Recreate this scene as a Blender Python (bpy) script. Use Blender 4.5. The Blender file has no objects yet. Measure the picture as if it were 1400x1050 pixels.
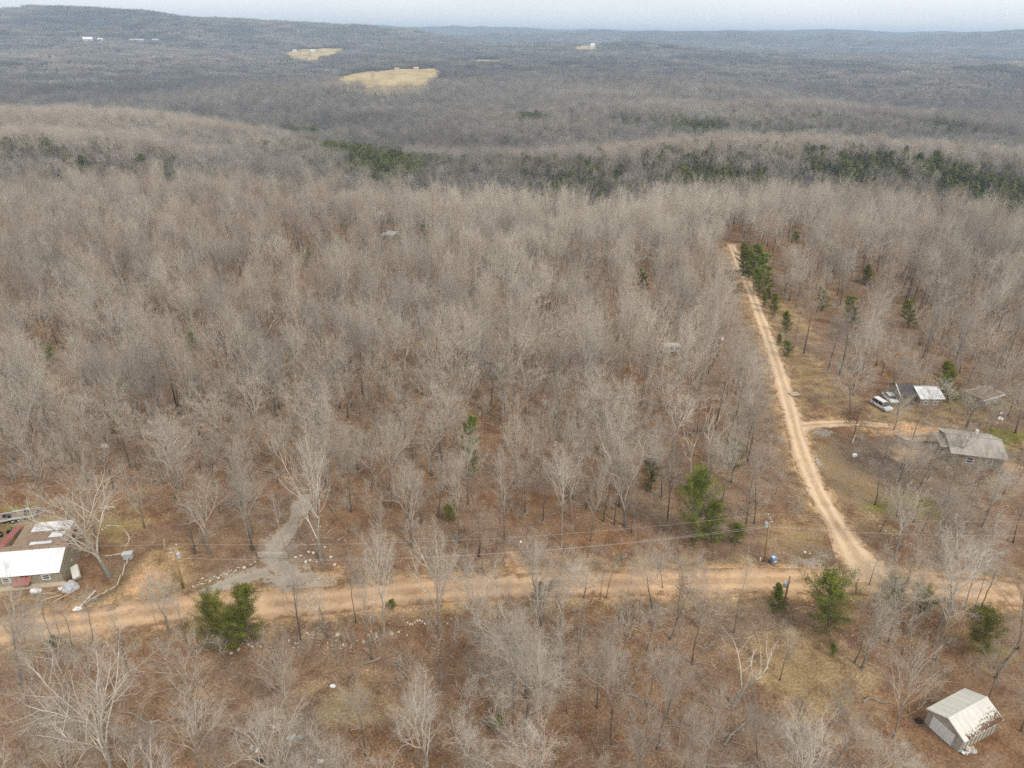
import bpy, bmesh, math, random
import numpy as np
from mathutils import Vector, Matrix, Euler
R = math.radians
rng = np.random.default_rng(7)
random.seed(7)
S = bpy.context.scene
COL = S.collection

# ------------------------------------------------------------------ camera, sky, sun, exposure
H = 72.0
PITCH, ROLL = R(27.0), R(0.6)
cam_d = bpy.data.cameras.new('camera'); cam = bpy.data.objects.new('camera', cam_d); COL.objects.link(cam)
cam_d.sensor_width = 36; cam_d.lens = 36 * 933 / 1400; cam_d.clip_start = 0.5; cam_d.clip_end = 60000
cam.location = (0, 0, H)
cam.rotation_euler = (Matrix.Rotation(math.pi / 2 - PITCH, 3, 'X') @ Matrix.Rotation(ROLL, 3, 'Z')).to_euler()
S.camera = cam
SUN_EL, SUN_AZ = R(48), R(140)          # azimuth clockwise from +Y (view direction)
W = bpy.data.worlds.new('World'); S.world = W; W.use_nodes = True
nt = W.node_tree; nt.nodes.clear()
wo = nt.nodes.new('ShaderNodeOutputWorld'); bg = nt.nodes.new('ShaderNodeBackground')
sky = nt.nodes.new('ShaderNodeTexSky'); sky.sky_type = 'NISHITA'; sky.sun_disc = False
sky.sun_elevation = SUN_EL; sky.sun_rotation = SUN_AZ; sky.air_density = 1.2; sky.dust_density = 2.0
tc = nt.nodes.new('ShaderNodeTexCoord'); mp = nt.nodes.new('ShaderNodeMapping')
mp.inputs['Scale'].default_value = (1.0, 1.0, 5.0)
nz = nt.nodes.new('ShaderNodeTexNoise'); nz.inputs['Scale'].default_value = 2.2; nz.inputs['Detail'].default_value = 5
nz.inputs['Roughness'].default_value = 0.5
cr = nt.nodes.new('ShaderNodeValToRGB')
cr.color_ramp.elements[0].position = 0.3; cr.color_ramp.elements[0].color = (7.9, 8.0, 8.1, 1)
cr.color_ramp.elements[1].position = 0.7; cr.color_ramp.elements[1].color = (9.6, 9.5, 9.3, 1)
mx = nt.nodes.new('ShaderNodeMix'); mx.data_type = 'RGBA'; mx.inputs[0].default_value = 0.95
nt.links.new(tc.outputs['Generated'], mp.inputs[0]); nt.links.new(mp.outputs[0], nz.inputs['Vector'])
nt.links.new(nz.outputs['Fac'], cr.inputs[0]); nt.links.new(sky.outputs[0], mx.inputs[6])
nt.links.new(cr.outputs[0], mx.inputs[7]); nt.links.new(mx.outputs[2], bg.inputs['Color'])
bg.inputs['Strength'].default_value = 0.088; nt.links.new(bg.outputs[0], wo.inputs[0])
sun_d = bpy.data.lights.new('sun', 'SUN'); sun = bpy.data.objects.new('sun', sun_d); COL.objects.link(sun)
sun_d.energy = 1.5; sun_d.angle = R(10); sun_d.color = (1.0, 0.95, 0.88)
sd = Vector((math.sin(SUN_AZ) * math.cos(SUN_EL), math.cos(SUN_AZ) * math.cos(SUN_EL), math.sin(SUN_EL)))
sun.rotation_euler = sd.to_track_quat('Z', 'Y').to_euler()
S.view_settings.view_transform = 'Standard'; S.view_settings.look = 'None'
S.view_settings.exposure = 0.56; S.view_settings.gamma = 1; S.view_settings.use_curve_mapping = False
S.render.engine = 'CYCLES'
cy = S.cycles
cy.max_bounces = 4; cy.diffuse_bounces = 2; cy.glossy_bounces = 1; cy.transmission_bounces = 2; cy.volume_bounces = 1
cy.use_denoising = False; cy.sample_clamp_indirect = 4.0; cy.sample_clamp_direct = 6.0
cy.use_adaptive_sampling = False

# ------------------------------------------------------------------ pixel <-> world
CM = np.array(cam.rotation_euler.to_matrix())
def ray(px, py):
    d = CM @ np.array([(px - 700) / 933, (525 - py) / 933, -1.0])
    return d
def G(px, py, z=0.0):                      # point on the level plane z seen at that spot of the photograph
    d = ray(px, py); t = (z - H) / d[2]
    return np.array([d[0] * t, d[1] * t])
def onplaneY(px, py, Y):
    d = ray(px, py); t = Y / d[1]
    return d[0] * t, H + d[2] * t
def proj(x, y, z):
    v = CM.T @ np.array([x, y, z - H])
    return 700 + 933 * v[0] / -v[2], 525 - 933 * v[1] / -v[2], -v[2]

# ------------------------------------------------------------------ terrain height
def vnoise(x, y, seed=0):                  # smooth lattice noise in -1..1
    xi = np.floor(x).astype(np.int64); yi = np.floor(y).astype(np.int64)
    fx = x - xi; fy = y - yi; fx = fx * fx * (3 - 2 * fx); fy = fy * fy * (3 - 2 * fy)
    def h(a, b):
        n = (a * 374761393 + b * 668265263 + seed * 974711) & 0x7fffffff
        n = ((n ^ (n >> 13)) * 1274126177) & 0x7fffffff
        return ((n ^ (n >> 16)) & 0xffff) / 32767.5 - 1
    return (h(xi, yi) * (1 - fx) + h(xi + 1, yi) * fx) * (1 - fy) + (h(xi, yi + 1) * (1 - fx) + h(xi + 1, yi + 1) * fx) * fy
def fbm(x, y, s, o=4, seed=0):
    v = 0; a = 1; t = 0
    for i in range(o):
        v = v + a * vnoise(x / s, y / s, seed + i); t += a; a *= .5; s *= .5
    return v / t
def sstep(a, b, x):
    t = np.clip((x - a) / (b - a), 0, 1); return t * t * (3 - 2 * t)
edge_px = [(-150, 244), (0, 240), (300, 235), (500, 246), (700, 258), (820, 264), (1000, 254), (1150, 250), (1300, 268), (1400, 284), (1560, 300)]
EDGE = np.array([G(a, b, 17) for a, b in edge_px])
def gau(x, y, cx, cy, sx, sy, rot=0):
    c, s = math.cos(rot), math.sin(rot); dx = x - cx; dy = y - cy
    u = dx * c + dy * s; v = -dx * s + dy * c
    return np.exp(-.5 * ((u / sx) ** 2 + (v / sy) ** 2))
def hgt(x, y):
    x = np.asarray(x, float); y = np.asarray(y, float)
    near = 0.5 * fbm(x + 300, y + 90, 60, 2, 3) * sstep(95, 160, np.hypot(x, y))
    ye = np.interp(x, EDGE[:, 0], EDGE[:, 1])
    d = np.hypot(x, y)
    k = sstep(-8, 115, y - ye + 14 * fbm(x, y, 70, 2, 11))
    k = np.maximum(k, sstep(420, 620, np.abs(x)) * sstep(50, 250, y))
    far = -62 + 22 * fbm(x, y, 380, 4, 21) * sstep(500, 900, d) + 6 * fbm(x, y, 150, 2, 23) + 26 * fbm(x, y, 1300, 2, 5) * sstep(800, 1800, d)
    far = far + 50 * gau(x, y, -470, 735, 190, 75, -.12) + 46 * gau(x, y, -400, 560, 150, 52, -.05)
    far = far + 46 * gau(x, y, 330, 610, 260, 60, -.1) + 34 * gau(x, y, 330, 1090, 260, 110, -.05) + 14 * gau(x, y, 0, 900, 300, 90)
    far = far + 40 * sstep(1000, 3200, d)
    far = far + 62 * gau(x, y, 300, 3700, 430, 330) + 20 * gau(x, y, 1500, 4300, 1500, 500)
    az = np.arctan2(x, np.maximum(y, 1)); az = np.where(y < 0, np.sign(x) * 1.57, az)
    lh = np.interp(az, [-1.5, -.75, -.64, -.56, -.44, -.41, -.31, -.2, -.12, -.04, .02], [90, 125, 138, 168, 178, 158, 134, 108, 78, 30, 0])
    far = far + lh * gau(d, 0 * d, 4700, 0, 750, 1) * (1 + .08 * fbm(x, y, 350, 3, 8))
    r1 = 112 + 34 * fbm(az * 1000, 0 * az, 90, 3, 31)
    r2 = 165 + 34 * fbm(az * 1000, 0 * az + 5, 120, 3, 37)
    r3 = 200 + 30 * fbm(az * 1000, 0 * az + 9, 160, 3, 41)
    far = far + r1 * gau(d, 0 * d, 6900, 0, 600, 1) * sstep(-.2, .0, az) + r2 * gau(d, 0 * d, 9300, 0, 700, 1) + r3 * gau(d, 0 * d, 12500, 0, 900, 1)
    return near * (1 - k) + far * k
def hit(px, py, lift=0.0):
    d = ray(px, py); d = d / np.linalg.norm(d)
    t = 30 * 1.004 ** np.arange(1500)
    z = H + d[2] * t; g = hgt(d[0] * t, d[1] * t) + lift
    i = np.argmax(z < g)
    return np.array([d[0] * t[i], d[1] * t[i]])

# ------------------------------------------------------------------ materials
def mat(name):
    m = bpy.data.materials.new(name); m.use_nodes = True
    b = m.node_tree.nodes['Principled BSDF']; b.inputs['Roughness'].default_value = .85
    b.inputs['Specular IOR Level'].default_value = .25
    return m, m.node_tree, b
def node(t, ty, **k):
    n = t.nodes.new(ty)
    for a, v in k.items(): setattr(n, a, v)
    return n
def noise(t, scale, detail=4, rough=.6, co=None, dist=0):
    n = node(t, 'ShaderNodeTexNoise'); n.inputs['Scale'].default_value = scale; n.inputs['Detail'].default_value = detail
    n.inputs['Roughness'].default_value = rough; n.inputs['Distortion'].default_value = dist
    if co is None:
        co = t.nodes.get('geo_pos') or node(t, 'ShaderNodeNewGeometry', name='geo_pos')
        co = co.outputs['Position']
    t.links.new(co, n.inputs['Vector']); return n.outputs['Fac']
def ramp(t, f, stops):
    r = node(t, 'ShaderNodeValToRGB'); e = r.color_ramp.elements
    while len(e) < len(stops): e.new(.5)
    for i, (p, c) in enumerate(stops):
        e[i].position = p; e[i].color = (c[0], c[1], c[2], 1) if len(c) > 1 else (c[0],) * 3 + (1,)
    t.links.new(f, r.inputs[0]); return r.outputs[0]
def mixc(t, f, a, b, mode='MIX'):
    m = node(t, 'ShaderNodeMix', data_type='RGBA', blend_type=mode)
    for s, v in ((0, f), (6, a), (7, b)):
        if isinstance(v, (int, float)): m.inputs[s].default_value = v if s == 0 else (v, v, v, 1)
        elif isinstance(v, tuple): m.inputs[s].default_value = v + (1,)
        else: t.links.new(v, m.inputs[s])
    return m.outputs[2]
def mth(t, op, a, b=None, clamp=False):
    m = node(t, 'ShaderNodeMath', operation=op, use_clamp=clamp)
    for i, v in enumerate((a, b)):
        if v is None: continue
        if isinstance(v, (int, float)): m.inputs[i].default_value = v
        else: t.links.new(v, m.inputs[i])
    return m.outputs[0]
def attr(t, name, ty='GEOMETRY'):
    a = node(t, 'ShaderNodeAttribute', attribute_type=ty, attribute_name=name); return a
def bump(t, b, f, strength=.5, dist=.05):
    n = node(t, 'ShaderNodeBump'); n.inputs['Strength'].default_value = strength; n.inputs['Distance'].default_value = dist
    t.links.new(f, n.inputs['Height']); t.links.new(n.outputs[0], b.inputs['Normal'])
def plain(name, c, var=.18, scale=3.0, rough=.8, metal=0, c2=None, bmp=0):
    m, t, b = mat(name)
    f = noise(t, scale, 5, .65)
    c2 = c2 or tuple(v * (1 - 2 * var) for v in c)
    b.inputs['Roughness'].default_value = rough; b.inputs['Metallic'].default_value = metal
    t.links.new(ramp(t, f, [(.3, c2), (.7, c)]), b.inputs['Base Color'])
    if bmp: bump(t, b, f, .5, bmp)
    return m

def bark_material():
    m, t, b = mat('bark')
    bk = attr(t, 'bk').outputs['Fac']
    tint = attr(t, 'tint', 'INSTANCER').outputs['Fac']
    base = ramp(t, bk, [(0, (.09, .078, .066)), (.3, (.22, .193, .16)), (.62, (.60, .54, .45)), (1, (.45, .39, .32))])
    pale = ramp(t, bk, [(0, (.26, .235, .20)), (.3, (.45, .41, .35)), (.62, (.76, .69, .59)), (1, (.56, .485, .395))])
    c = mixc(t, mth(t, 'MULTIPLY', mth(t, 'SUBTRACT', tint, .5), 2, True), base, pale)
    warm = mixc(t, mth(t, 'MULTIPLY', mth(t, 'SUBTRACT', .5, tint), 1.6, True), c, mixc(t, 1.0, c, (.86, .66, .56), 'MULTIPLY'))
    f = noise(t, 2.3, 3, .6)
    sc = mixc(t, 1.0, warm, ramp(t, f, [(.3, (.72,)), (.7, (1.18,))]), 'MULTIPLY')
    lich = noise(t, .35, 2)
    sc = mixc(t, mth(t, 'MULTIPLY', mth(t, 'SUBTRACT', lich, .52), 1.2, True), sc, mixc(t, 1.0, sc, (.86, .98, .80), 'MULTIPLY'))
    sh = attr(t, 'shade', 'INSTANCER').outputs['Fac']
    sc = mixc(t, sh, sc, mixc(t, 1.0, sc, (.27, .29, .34), 'MULTIPLY'))  # darker, blue-grey bark; on far trees some haze is painted into the colour
    t.links.new(sc, b.inputs['Base Color']); b.inputs['Roughness'].default_value = .9
    return m
M_BARK = bark_material()
def needle_material():
    m, t, b = mat('needles')
    tint = attr(t, 'tint', 'INSTANCER').outputs['Fac']
    nk = attr(t, 'bk').outputs['Fac']
    a = ramp(t, nk, [(0, (.065, .068, .014)), (.5, (.15, .145, .028)), (1, (.29, .26, .06))])
    g = ramp(t, nk, [(0, (.055, .085, .010)), (.5, (.14, .185, .022)), (1, (.29, .33, .05))])
    c = mixc(t, tint, a, g)
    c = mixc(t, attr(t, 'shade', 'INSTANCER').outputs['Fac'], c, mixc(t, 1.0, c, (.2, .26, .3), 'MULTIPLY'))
    t.links.new(c, b.inputs['Base Color']); b.inputs['Roughness'].default_value = .7
    return m
M_NEEDLE = needle_material()
M_LEAFBROWN = plain('dead_leaves', (.30, .17, .10), .3, 6)

def ground_material():
    m, t, b = mat('leaf_litter_ground')
    A = attr(t, 'maskA').outputs['Color']; sp = node(t, 'ShaderNodeSeparateColor'); t.links.new(A, sp.inputs[0])
    Bm = attr(t, 'maskB').outputs['Color']; sq = node(t, 'ShaderNodeSeparateColor'); t.links.new(Bm, sq.inputs[0])
    dirt, dry, green = sp.outputs[0], sp.outputs[1], sp.outputs[2]
    gravel, bare, far = sq.outputs[0], sq.outputs[1], sq.outputs[2]
    n1 = noise(t, .045, 5, .6); n2 = noise(t, .32, 6, .7); n3 = noise(t, 3.2, 4, .75); n4 = noise(t, 9, 3, .8)
    lit = ramp(t, n2, [(.28, (.105, .055, .030)), (.46, (.19, .104, .053)), (.6, (.25, .148, .080)), (.78, (.30, .205, .125))])
    lit2 = ramp(t, n2, [(.3, (.13, .085, .058)), (.7, (.27, .205, .145))])
    c = mixc(t, ramp(t, n1, [(.40, (0,)), (.62, (.85,))]), lit, lit2)
    # scattered dark and pale fallen leaves and sticks
    spk = ramp(t, n3, [(.28, (.48,)), (.5, (.98,)), (.70, (1.6,))])
    spk2 = ramp(t, n4, [(.28, (.5,)), (.5, (1,)), (.72, (1.8,))])
    def soft(mask, k=1.1, nn=n2):
        return mth(t, 'MULTIPLY', mth(t, 'ADD', mth(t, 'SUBTRACT', mask, .5), mth(t, 'MULTIPLY', mth(t, 'SUBTRACT', nn, .5), k)), 3.0)
    def sm(mask, k=1.3, nn=n2):
        v = mth(t, 'ADD', soft(mask, k, nn), .5, True); return v
    dryc = ramp(t, n2, [(.3, (.20, .135, .065)), (.55, (.32, .225, .115)), (.75, (.40, .30, .17))])
    c = mixc(t, mth(t, 'MULTIPLY', sm(dry), .85), c, dryc)
    grc = ramp(t, n2, [(.3, (.10, .095, .022)), (.7, (.22, .21, .04))])
    c = mixc(t, mth(t, 'MULTIPLY', sm(green), .8), c, grc)
    barec = ramp(t, n2, [(.3, (.095, .068, .052)), (.7, (.19, .15, .118))])
    c = mixc(t, mth(t, 'MULTIPLY', sm(bare), .8), c, barec)
    drc = ramp(t, n2, [(.3, (.42, .235, .115)), (.7, (.58, .37, .205))])
    c = mixc(t, sm(dirt), c, drc)
    grv = ramp(t, n3, [(.3, (.25, .22, .185)), (.7, (.44, .40, .34))])
    c = mixc(t, sm(gravel), c, grv)
    c = mixc(t, 1.0, c, spk, 'MULTIPLY'); c = mixc(t, .8, c, spk2, 'MULTIPLY')
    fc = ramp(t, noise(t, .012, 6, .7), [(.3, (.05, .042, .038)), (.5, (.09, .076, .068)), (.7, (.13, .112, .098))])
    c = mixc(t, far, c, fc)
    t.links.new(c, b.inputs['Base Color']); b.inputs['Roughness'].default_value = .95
    b.inputs['Specular IOR Level'].default_value = .1
    hsum = mth(t, 'ADD', mth(t, 'MULTIPLY', n3, .12), mth(t, 'MULTIPLY', n4, .06))
    hsum = mth(t, 'ADD', hsum, mth(t, 'MULTIPLY', mth(t, 'MULTIPLY', noise(t, .08, 4, .7), 14), far))
    bump(t, b, hsum, .8, 1.0)
    return m
M_GROUND = ground_material()

def road_material(name, dark, mid, pale, rut=0.5, rag=.9):
    m, t, b = mat(name)
    ac = attr(t, 'across').outputs['Fac']             # -1 .. 1 across the road
    ab = mth(t, 'ABSOLUTE', ac)
    n1 = noise(t, .12, 4, .6); n2 = noise(t, .9, 5, .7); n3 = noise(t, 6, 3, .7)
    c = ramp(t, n1, [(.3, mid), (.7, pale)])
    c = mixc(t, ramp(t, n2, [(.35, (.5,)), (.6, (0,))]), c, dark)
    # two wheel tracks, packed and pale, with looser stuff between and beside them
    tr = mth(t, 'ABSOLUTE', mth(t, 'SUBTRACT', ab, mth(t, 'ADD', .30, mth(t, 'MULTIPLY', noise(t, .07, 2), .24))))
    trk = ramp(t, tr, [(.08, (1,)), (.3, (0,))])
    c = mixc(t, mth(t, 'MULTIPLY', trk, rut), c, tuple(min(1, v * 1.22) for v in pale))
    c = mixc(t, 1.0, c, ramp(t, n3, [(.3, (.82,)), (.7, (1.15,))]), 'MULTIPLY')
    e = mth(t, 'ADD', ab, mth(t, 'MULTIPLY', mth(t, 'SUBTRACT', mth(t, 'MULTIPLY', mth(t, 'ADD', n2, noise(t, .28, 4, .6)), .5), .5), rag * 3.6))
    pot = noise(t, .45, 3, .5)
    c = mixc(t, ramp(t, pot, [(.60, (0,)), (.70, (.55,))]), c, dark)
    lit = ramp(t, n3, [(.3, (.17, .10, .055)), (.7, (.32, .205, .115))])
    c = mixc(t, ramp(t, e, [(.74, (0,)), (.98, (1,))]), c, lit)
    t.links.new(c, b.inputs['Base Color']); b.inputs['Roughness'].default_value = .95
    b.inputs['Specular IOR Level'].default_value = .1
    bump(t, b, mth(t, 'ADD', mth(t, 'MULTIPLY', n3, .04), mth(t, 'MULTIPLY', trk, -.06)), .7, 1.0)
    return m
M_ROAD = road_material('red_dirt', (.29, .175, .095), (.43, .265, .145), (.58, .40, .245), .45)
M_ROAD2 = road_material('tan_dirt', (.34, .23, .135), (.48, .335, .205), (.61, .45, .295), .65)
M_GRAVEL = road_material('grey_gravel', (.24, .21, .17), (.32, .265, .205), (.41, .36, .29), .15, 2.2)
M_DRIVE = road_material('orange_dirt', (.34, .19, .10), (.46, .28, .155), (.56, .38, .24), .3, 1.2)

M_WHITE = plain('white_painted_metal', (.80, .81, .82), .06, 2, .45)
M_TANMETAL = plain('tan_metal', (.44, .415, .345), .12, .8, .6)
M_CREAM = plain('cream_metal', (.64, .62, .55), .06, .7, .55)
M_GREYWOOD = plain('weathered_wood', (.30, .25, .19), .2, 3, .9)
M_PALEWOOD = plain('pale_wood', (.62, .50, .36), .12, 3, .85)
M_POLEWOOD = plain('pole_wood', (.40, .29, .16), .15, 2, .9)
M_RED = plain('faded_red', (.40, .16, .13), .2, 2, .7)
M_DARK = plain('dark_rubber', (.025, .025, .027), .2, 4, .7)
M_GLASS = plain('dark_glass', (.03, .035, .04), .1, 1, .12)
M_STEEL = plain('galvanised_steel', (.55, .56, .57), .12, 2, .45)
M_ROCK = plain('limestone', (.56, .50, .41), .22, 2.2, .9, c2=(.27, .24, .195), bmp=.03)
M_WHITEROCK = plain('white_limestone', (.64, .58, .48), .12, 2.5, .9, bmp=.02)
M_SHINGLE = plain('grey_shingle', (.42, .385, .335), .12, 1.2, .95, c2=(.33, .30, .255), bmp=.01)
M_DARKROOF = plain('black_shingle', (.10, .095, .10), .2, 1, .9)
M_CONC = plain('concrete', (.45, .43, .40), .1, 2, .9)
M_RUST = plain('rusty_metal', (.33, .23, .16), .2, 1.4, .8, c2=(.20, .15, .11))
M_TARP = plain('grey_tarp', (.50, .50, .50), .15, 2.5, .6)
M_BLUE = plain('blue_grey_plastic', (.20, .26, .34), .1, 2, .5)
M_CARWHITE = plain('white_car_paint', (.72, .73, .73), .03, 2, .3)
M_FIELD, _t, _b = mat('dry_hay_field')
_w = node(_t, 'ShaderNodeTexWave'); _w.inputs['Scale'].default_value = .035; _w.inputs['Distortion'].default_value = 3; _w.inputs['Detail'].default_value = 3; _t.links.new(node(_t, 'ShaderNodeNewGeometry').outputs['Position'], _w.inputs[0])
_c = ramp(_t, noise(_t, .02, 5, .6), [(.3, (.30, .215, .09)), (.5, (.45, .335, .155)), (.7, (.53, .41, .215))])
_c = mixc(_t, .5, _c, mixc(_t, 1.0, _c, ramp(_t, _w.outputs[1], [(.2, (.6,)), (.8, (1.2,))]), 'MULTIPLY'))
_t.links.new(_c, _b.inputs['Base Color'])

# ------------------------------------------------------------------ mesh helpers
def np_mesh(name, V, F3=None, F4=None, mats=(), bk=None, smooth=False):
    me = bpy.data.meshes.new(name)
    V = np.asarray(V, np.float32); n3 = 0 if F3 is None else len(F3); n4 = 0 if F4 is None else len(F4)
    me.vertices.add(len(V)); me.vertices.foreach_set('co', V.ravel())
    idx = []; 
    if n3: idx.append(np.asarray(F3).ravel())
    if n4: idx.append(np.asarray(F4).ravel())
    idx = np.concatenate(idx).astype(np.int32)
    me.loops.add(len(idx)); me.loops.foreach_set('vertex_index', idx)
    me.polygons.add(n3 + n4)
    st = np.concatenate([np.arange(n3) * 3, n3 * 3 + np.arange(n4) * 4]).astype(np.int32)
    me.polygons.foreach_set('loop_start', st)
    me.update(calc_edges=True)
    if bk is not None:
        a = me.attributes.new('bk', 'FLOAT', 'POINT'); a.data.foreach_set('value', np.asarray(bk, np.float32))
    for m in mats: me.materials.append(m)
    if smooth: me.polygons.foreach_set('use_smooth', np.ones(n3 + n4, bool))
    return me
class Geo:                                            # numpy accumulator
    def __init__(s): s.V = []; s.F3 = []; s.F4 = []; s.B = []; s.n = 0
    def add(s, V, F3=None, F4=None, B=None):
        s.V.append(V); s.B.append(np.zeros(len(V)) if B is None else B)
        if F3 is not None and len(F3): s.F3.append(F3 + s.n)
        if F4 is not None and len(F4): s.F4.append(F4 + s.n)
        s.n += len(V)
    def mesh(s, name, mats, smooth=False):
        return np_mesh(name, np.concatenate(s.V), np.concatenate(s.F3) if s.F3 else None, np.concatenate(s.F4) if s.F4 else None, mats, np.concatenate(s.B), smooth)
def nrm(v): return v / np.maximum(np.linalg.norm(v, axis=-1, keepdims=True), 1e-9)
def basis(D):
    up = np.where(np.abs(D[..., 2:3]) > .9, np.array([1., 0, 0]), np.array([0, 0, 1.]))
    a = nrm(np.cross(D, up)); b = np.cross(D, a); return a, b
def tubes(g, P, Rr, sides, B):                        # P (N,K,3) Rr (N,K) B (N,K)
    N, K = Rr.shape
    D = nrm(np.gradient(P, axis=1)); a, b = basis(D)
    th = np.arange(sides) / sides * 2 * math.pi
    ring = P[:, :, None] + Rr[:, :, None, None] * (a[:, :, None] * np.cos(th)[:, None] + b[:, :, None] * np.sin(th)[:, None])
    V = ring.reshape(-1, 3)
    base = (np.arange(N)[:, None, None] * K + np.arange(K - 1)[None, :, None]) * sides
    s = np.arange(sides)[None, None]; s2 = (s + 1) % sides
    F = np.stack([base + s, base + s2, base + sides + s2, base + sides + s], -1).reshape(-1, 4)
    g.add(V, None, F, np.repeat(B.reshape(-1), sides))
def spikes(g, P0, P1, r, B):                          # three-sided pyramids
    N = len(P0); D = nrm(P1 - P0); a, b = basis(D); V = []
    for k in range(3):
        t = k * 2 * math.pi / 3; V.append(P0 + r[:, None] * (a * math.cos(t) + b * math.sin(t)))
    V.append(P1); V = np.stack(V, 1).reshape(-1, 3); o = np.arange(N)[:, None] * 4
    F = np.concatenate([o + np.array([[0, 1, 3]]), o + np.array([[1, 2, 3]]), o + np.array([[2, 0, 3]])])
    g.add(V, F, None, np.repeat(B, 4))
def grow(P, Rr, n, t0, t1, lf, ang, K, rr, rs, upw=.25, curl=.2, jit=.3, lens=None, rexp=.85, end=True):
    """children of the branches P: positions, directions, lengths, K points each"""
    N, K0 = Rr.shape
    t = t0 + (t1 - t0) * (np.arange(n)[None] + rs.random((N, n))) / n
    if end: t[:, -1] = 1.0
    f = t * (K0 - 1); i = np.minimum(f.astype(int), K0 - 2); w = f - i
    ar = np.arange(N)[:, None]
    p = P[ar, i] * (1 - w[..., None]) + P[ar, i + 1] * w[..., None]
    rad = Rr[ar, i] * (1 - w) + Rr[ar, i + 1] * w
    d = nrm(P[ar, i + 1] - P[ar, i]); a, b = basis(d)
    ph = np.arange(n)[None] * 2.4 + rs.random((N, 1)) * 6.28 + rs.normal(0, .5, (N, n))
    an = ang + rs.normal(0, .16, (N, n)); an = np.where(t >= .999, an * .35, an)
    dd = d * np.cos(an)[..., None] + (a * np.cos(ph)[..., None] + b * np.sin(ph)[..., None]) * np.sin(an)[..., None]
    dd[..., 2] += upw; dd = nrm(dd)
    PL = np.linalg.norm(P[:, -1] - P[:, 0], axis=1)[:, None]
    L = (lens(t) if lens else PL * lf * (1.15 - .65 * t)) * (1 + rs.uniform(-jit, jit, (N, n)))
    M = N * n; p = p.reshape(M, 3); dd = dd.reshape(M, 3); L = np.broadcast_to(L, (N, n)).reshape(M); r0 = rad.reshape(M) * rr
    out = np.zeros((M, K, 3)); out[:, 0] = p; d = dd
    for k in range(1, K):
        d = nrm(d + rs.normal(0, curl, (M, 3)) + np.array([0, 0, upw * .5]))
        out[:, k] = out[:, k - 1] + d * (L / (K - 1))[:, None]
    q = np.linspace(1, .25, K)[None] ** rexp
    return out, np.maximum(r0[:, None] * q, .0035)

def tree_protos(seed, height=18., r0=.22, crown_base=.42, spread=1.0, n1=13, n=(6, 6, 8), lean=.03, fork=False, detail=2, tw=.007):
    """a leafless broadleaf tree. returns trunk mesh data (trunk + limbs) and crown (branches + twigs)"""
    rs = np.random.default_rng(seed)
    gt, gc = Geo(), Geo()
    K = 9; z = np.linspace(0, 1, K)
    Hh = height * (.62 if fork else .90)
    P = np.zeros((1, K, 3)); P[0, :, 2] = z * Hh
    wob = np.cumsum(rs.normal(0, .016, (K, 2)), 0) * Hh; P[0, :, :2] = wob * z[:, None] + np.outer(z, rs.normal(0, lean, 2)) * Hh
    Rt = r0 * (1 - z * .8)[None] ** .9; Rt[0, 0] *= 1.5
    tubes(gt, P, Rt, 7 if detail > 1 else 4, (.02 + .42 * z)[None])
    cl = height * .30 * spread
    if fork:
        lens = lambda t: height * .50 * (1.25 - .45 * t) * spread ** .5
        L1, R1 = grow(P, Rt, n1, crown_base * .75, 1, 0, .62 * spread, 6, .66, rs, .28, .15, .25, lens)
    else:
        lens = lambda t: cl * (.65 + 1.1 * np.sin(np.clip((1 - t) / (1 - crown_base), 0, 1) * 1.9 + .35) ** 1.0) * .95
        L1, R1 = grow(P, Rt, n1, crown_base, 1, 0, .78 * min(spread, 1.3), 6, .52, rs, .28, .15, .28, lens)
    tubes(gt, L1, R1, 5 if detail > 1 else 3, np.broadcast_to(np.linspace(.45, .64, 6)[None], R1.shape))
    L2, R2 = grow(L1, R1, n[0], .22, 1, .50, .66, 4, .58, rs, .13, .18, .3)
    tubes(gc, L2, R2, 4 if detail > 1 else 3, np.broadcast_to(np.linspace(.62, .72, 4)[None], R2.shape))
    L3, R3 = grow(L2, R2, n[1], .2, 1, .54, .68, 3, .58, rs, .07, .22, .35)
    R3 = np.maximum(R3, tw * 1.15)
    if detail > 1: tubes(gc, L3, R3, 3, np.full(R3.shape, .85))
    else: spikes(gc, L3[:, 0], L3[:, -1], R3[:, 0], np.full(len(L3), .85))
    L4, R4 = grow(L3, R3, n[2], .1, 1, .78, .68, 2, .6, rs, .04, .2, .35)
    spikes(gc, L4[:, 0], L4[:, -1], np.maximum(R4[:, 0], tw), np.full(len(L4), .95))
    if len(n) > 3:
        L5, R5 = grow(L4, R4, n[3], .25, 1, .62, .6, 2, .7, rs, .1, .2, .35)
        spikes(gc, L5[:, 0], L5[:, -1], np.full(len(L5), tw * .85), np.ones(len(L5)))
    V = np.concatenate(gc.V)
    rad = np.percentile(np.hypot(V[:, 0] - V[:, 0].mean(), V[:, 1] - V[:, 1].mean()), 92)
    top = np.percentile(V[:, 2], 99.7)
    return gt, gc, rad, top
def merged(gs):
    g = Geo()
    for a in gs:
        for i, v in enumerate(a.V): pass
        V = np.concatenate(a.V); F3 = np.concatenate(a.F3) if a.F3 else None; F4 = np.concatenate(a.F4) if a.F4 else None
        g.add(V, F3, F4, np.concatenate(a.B))
    return g

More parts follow.
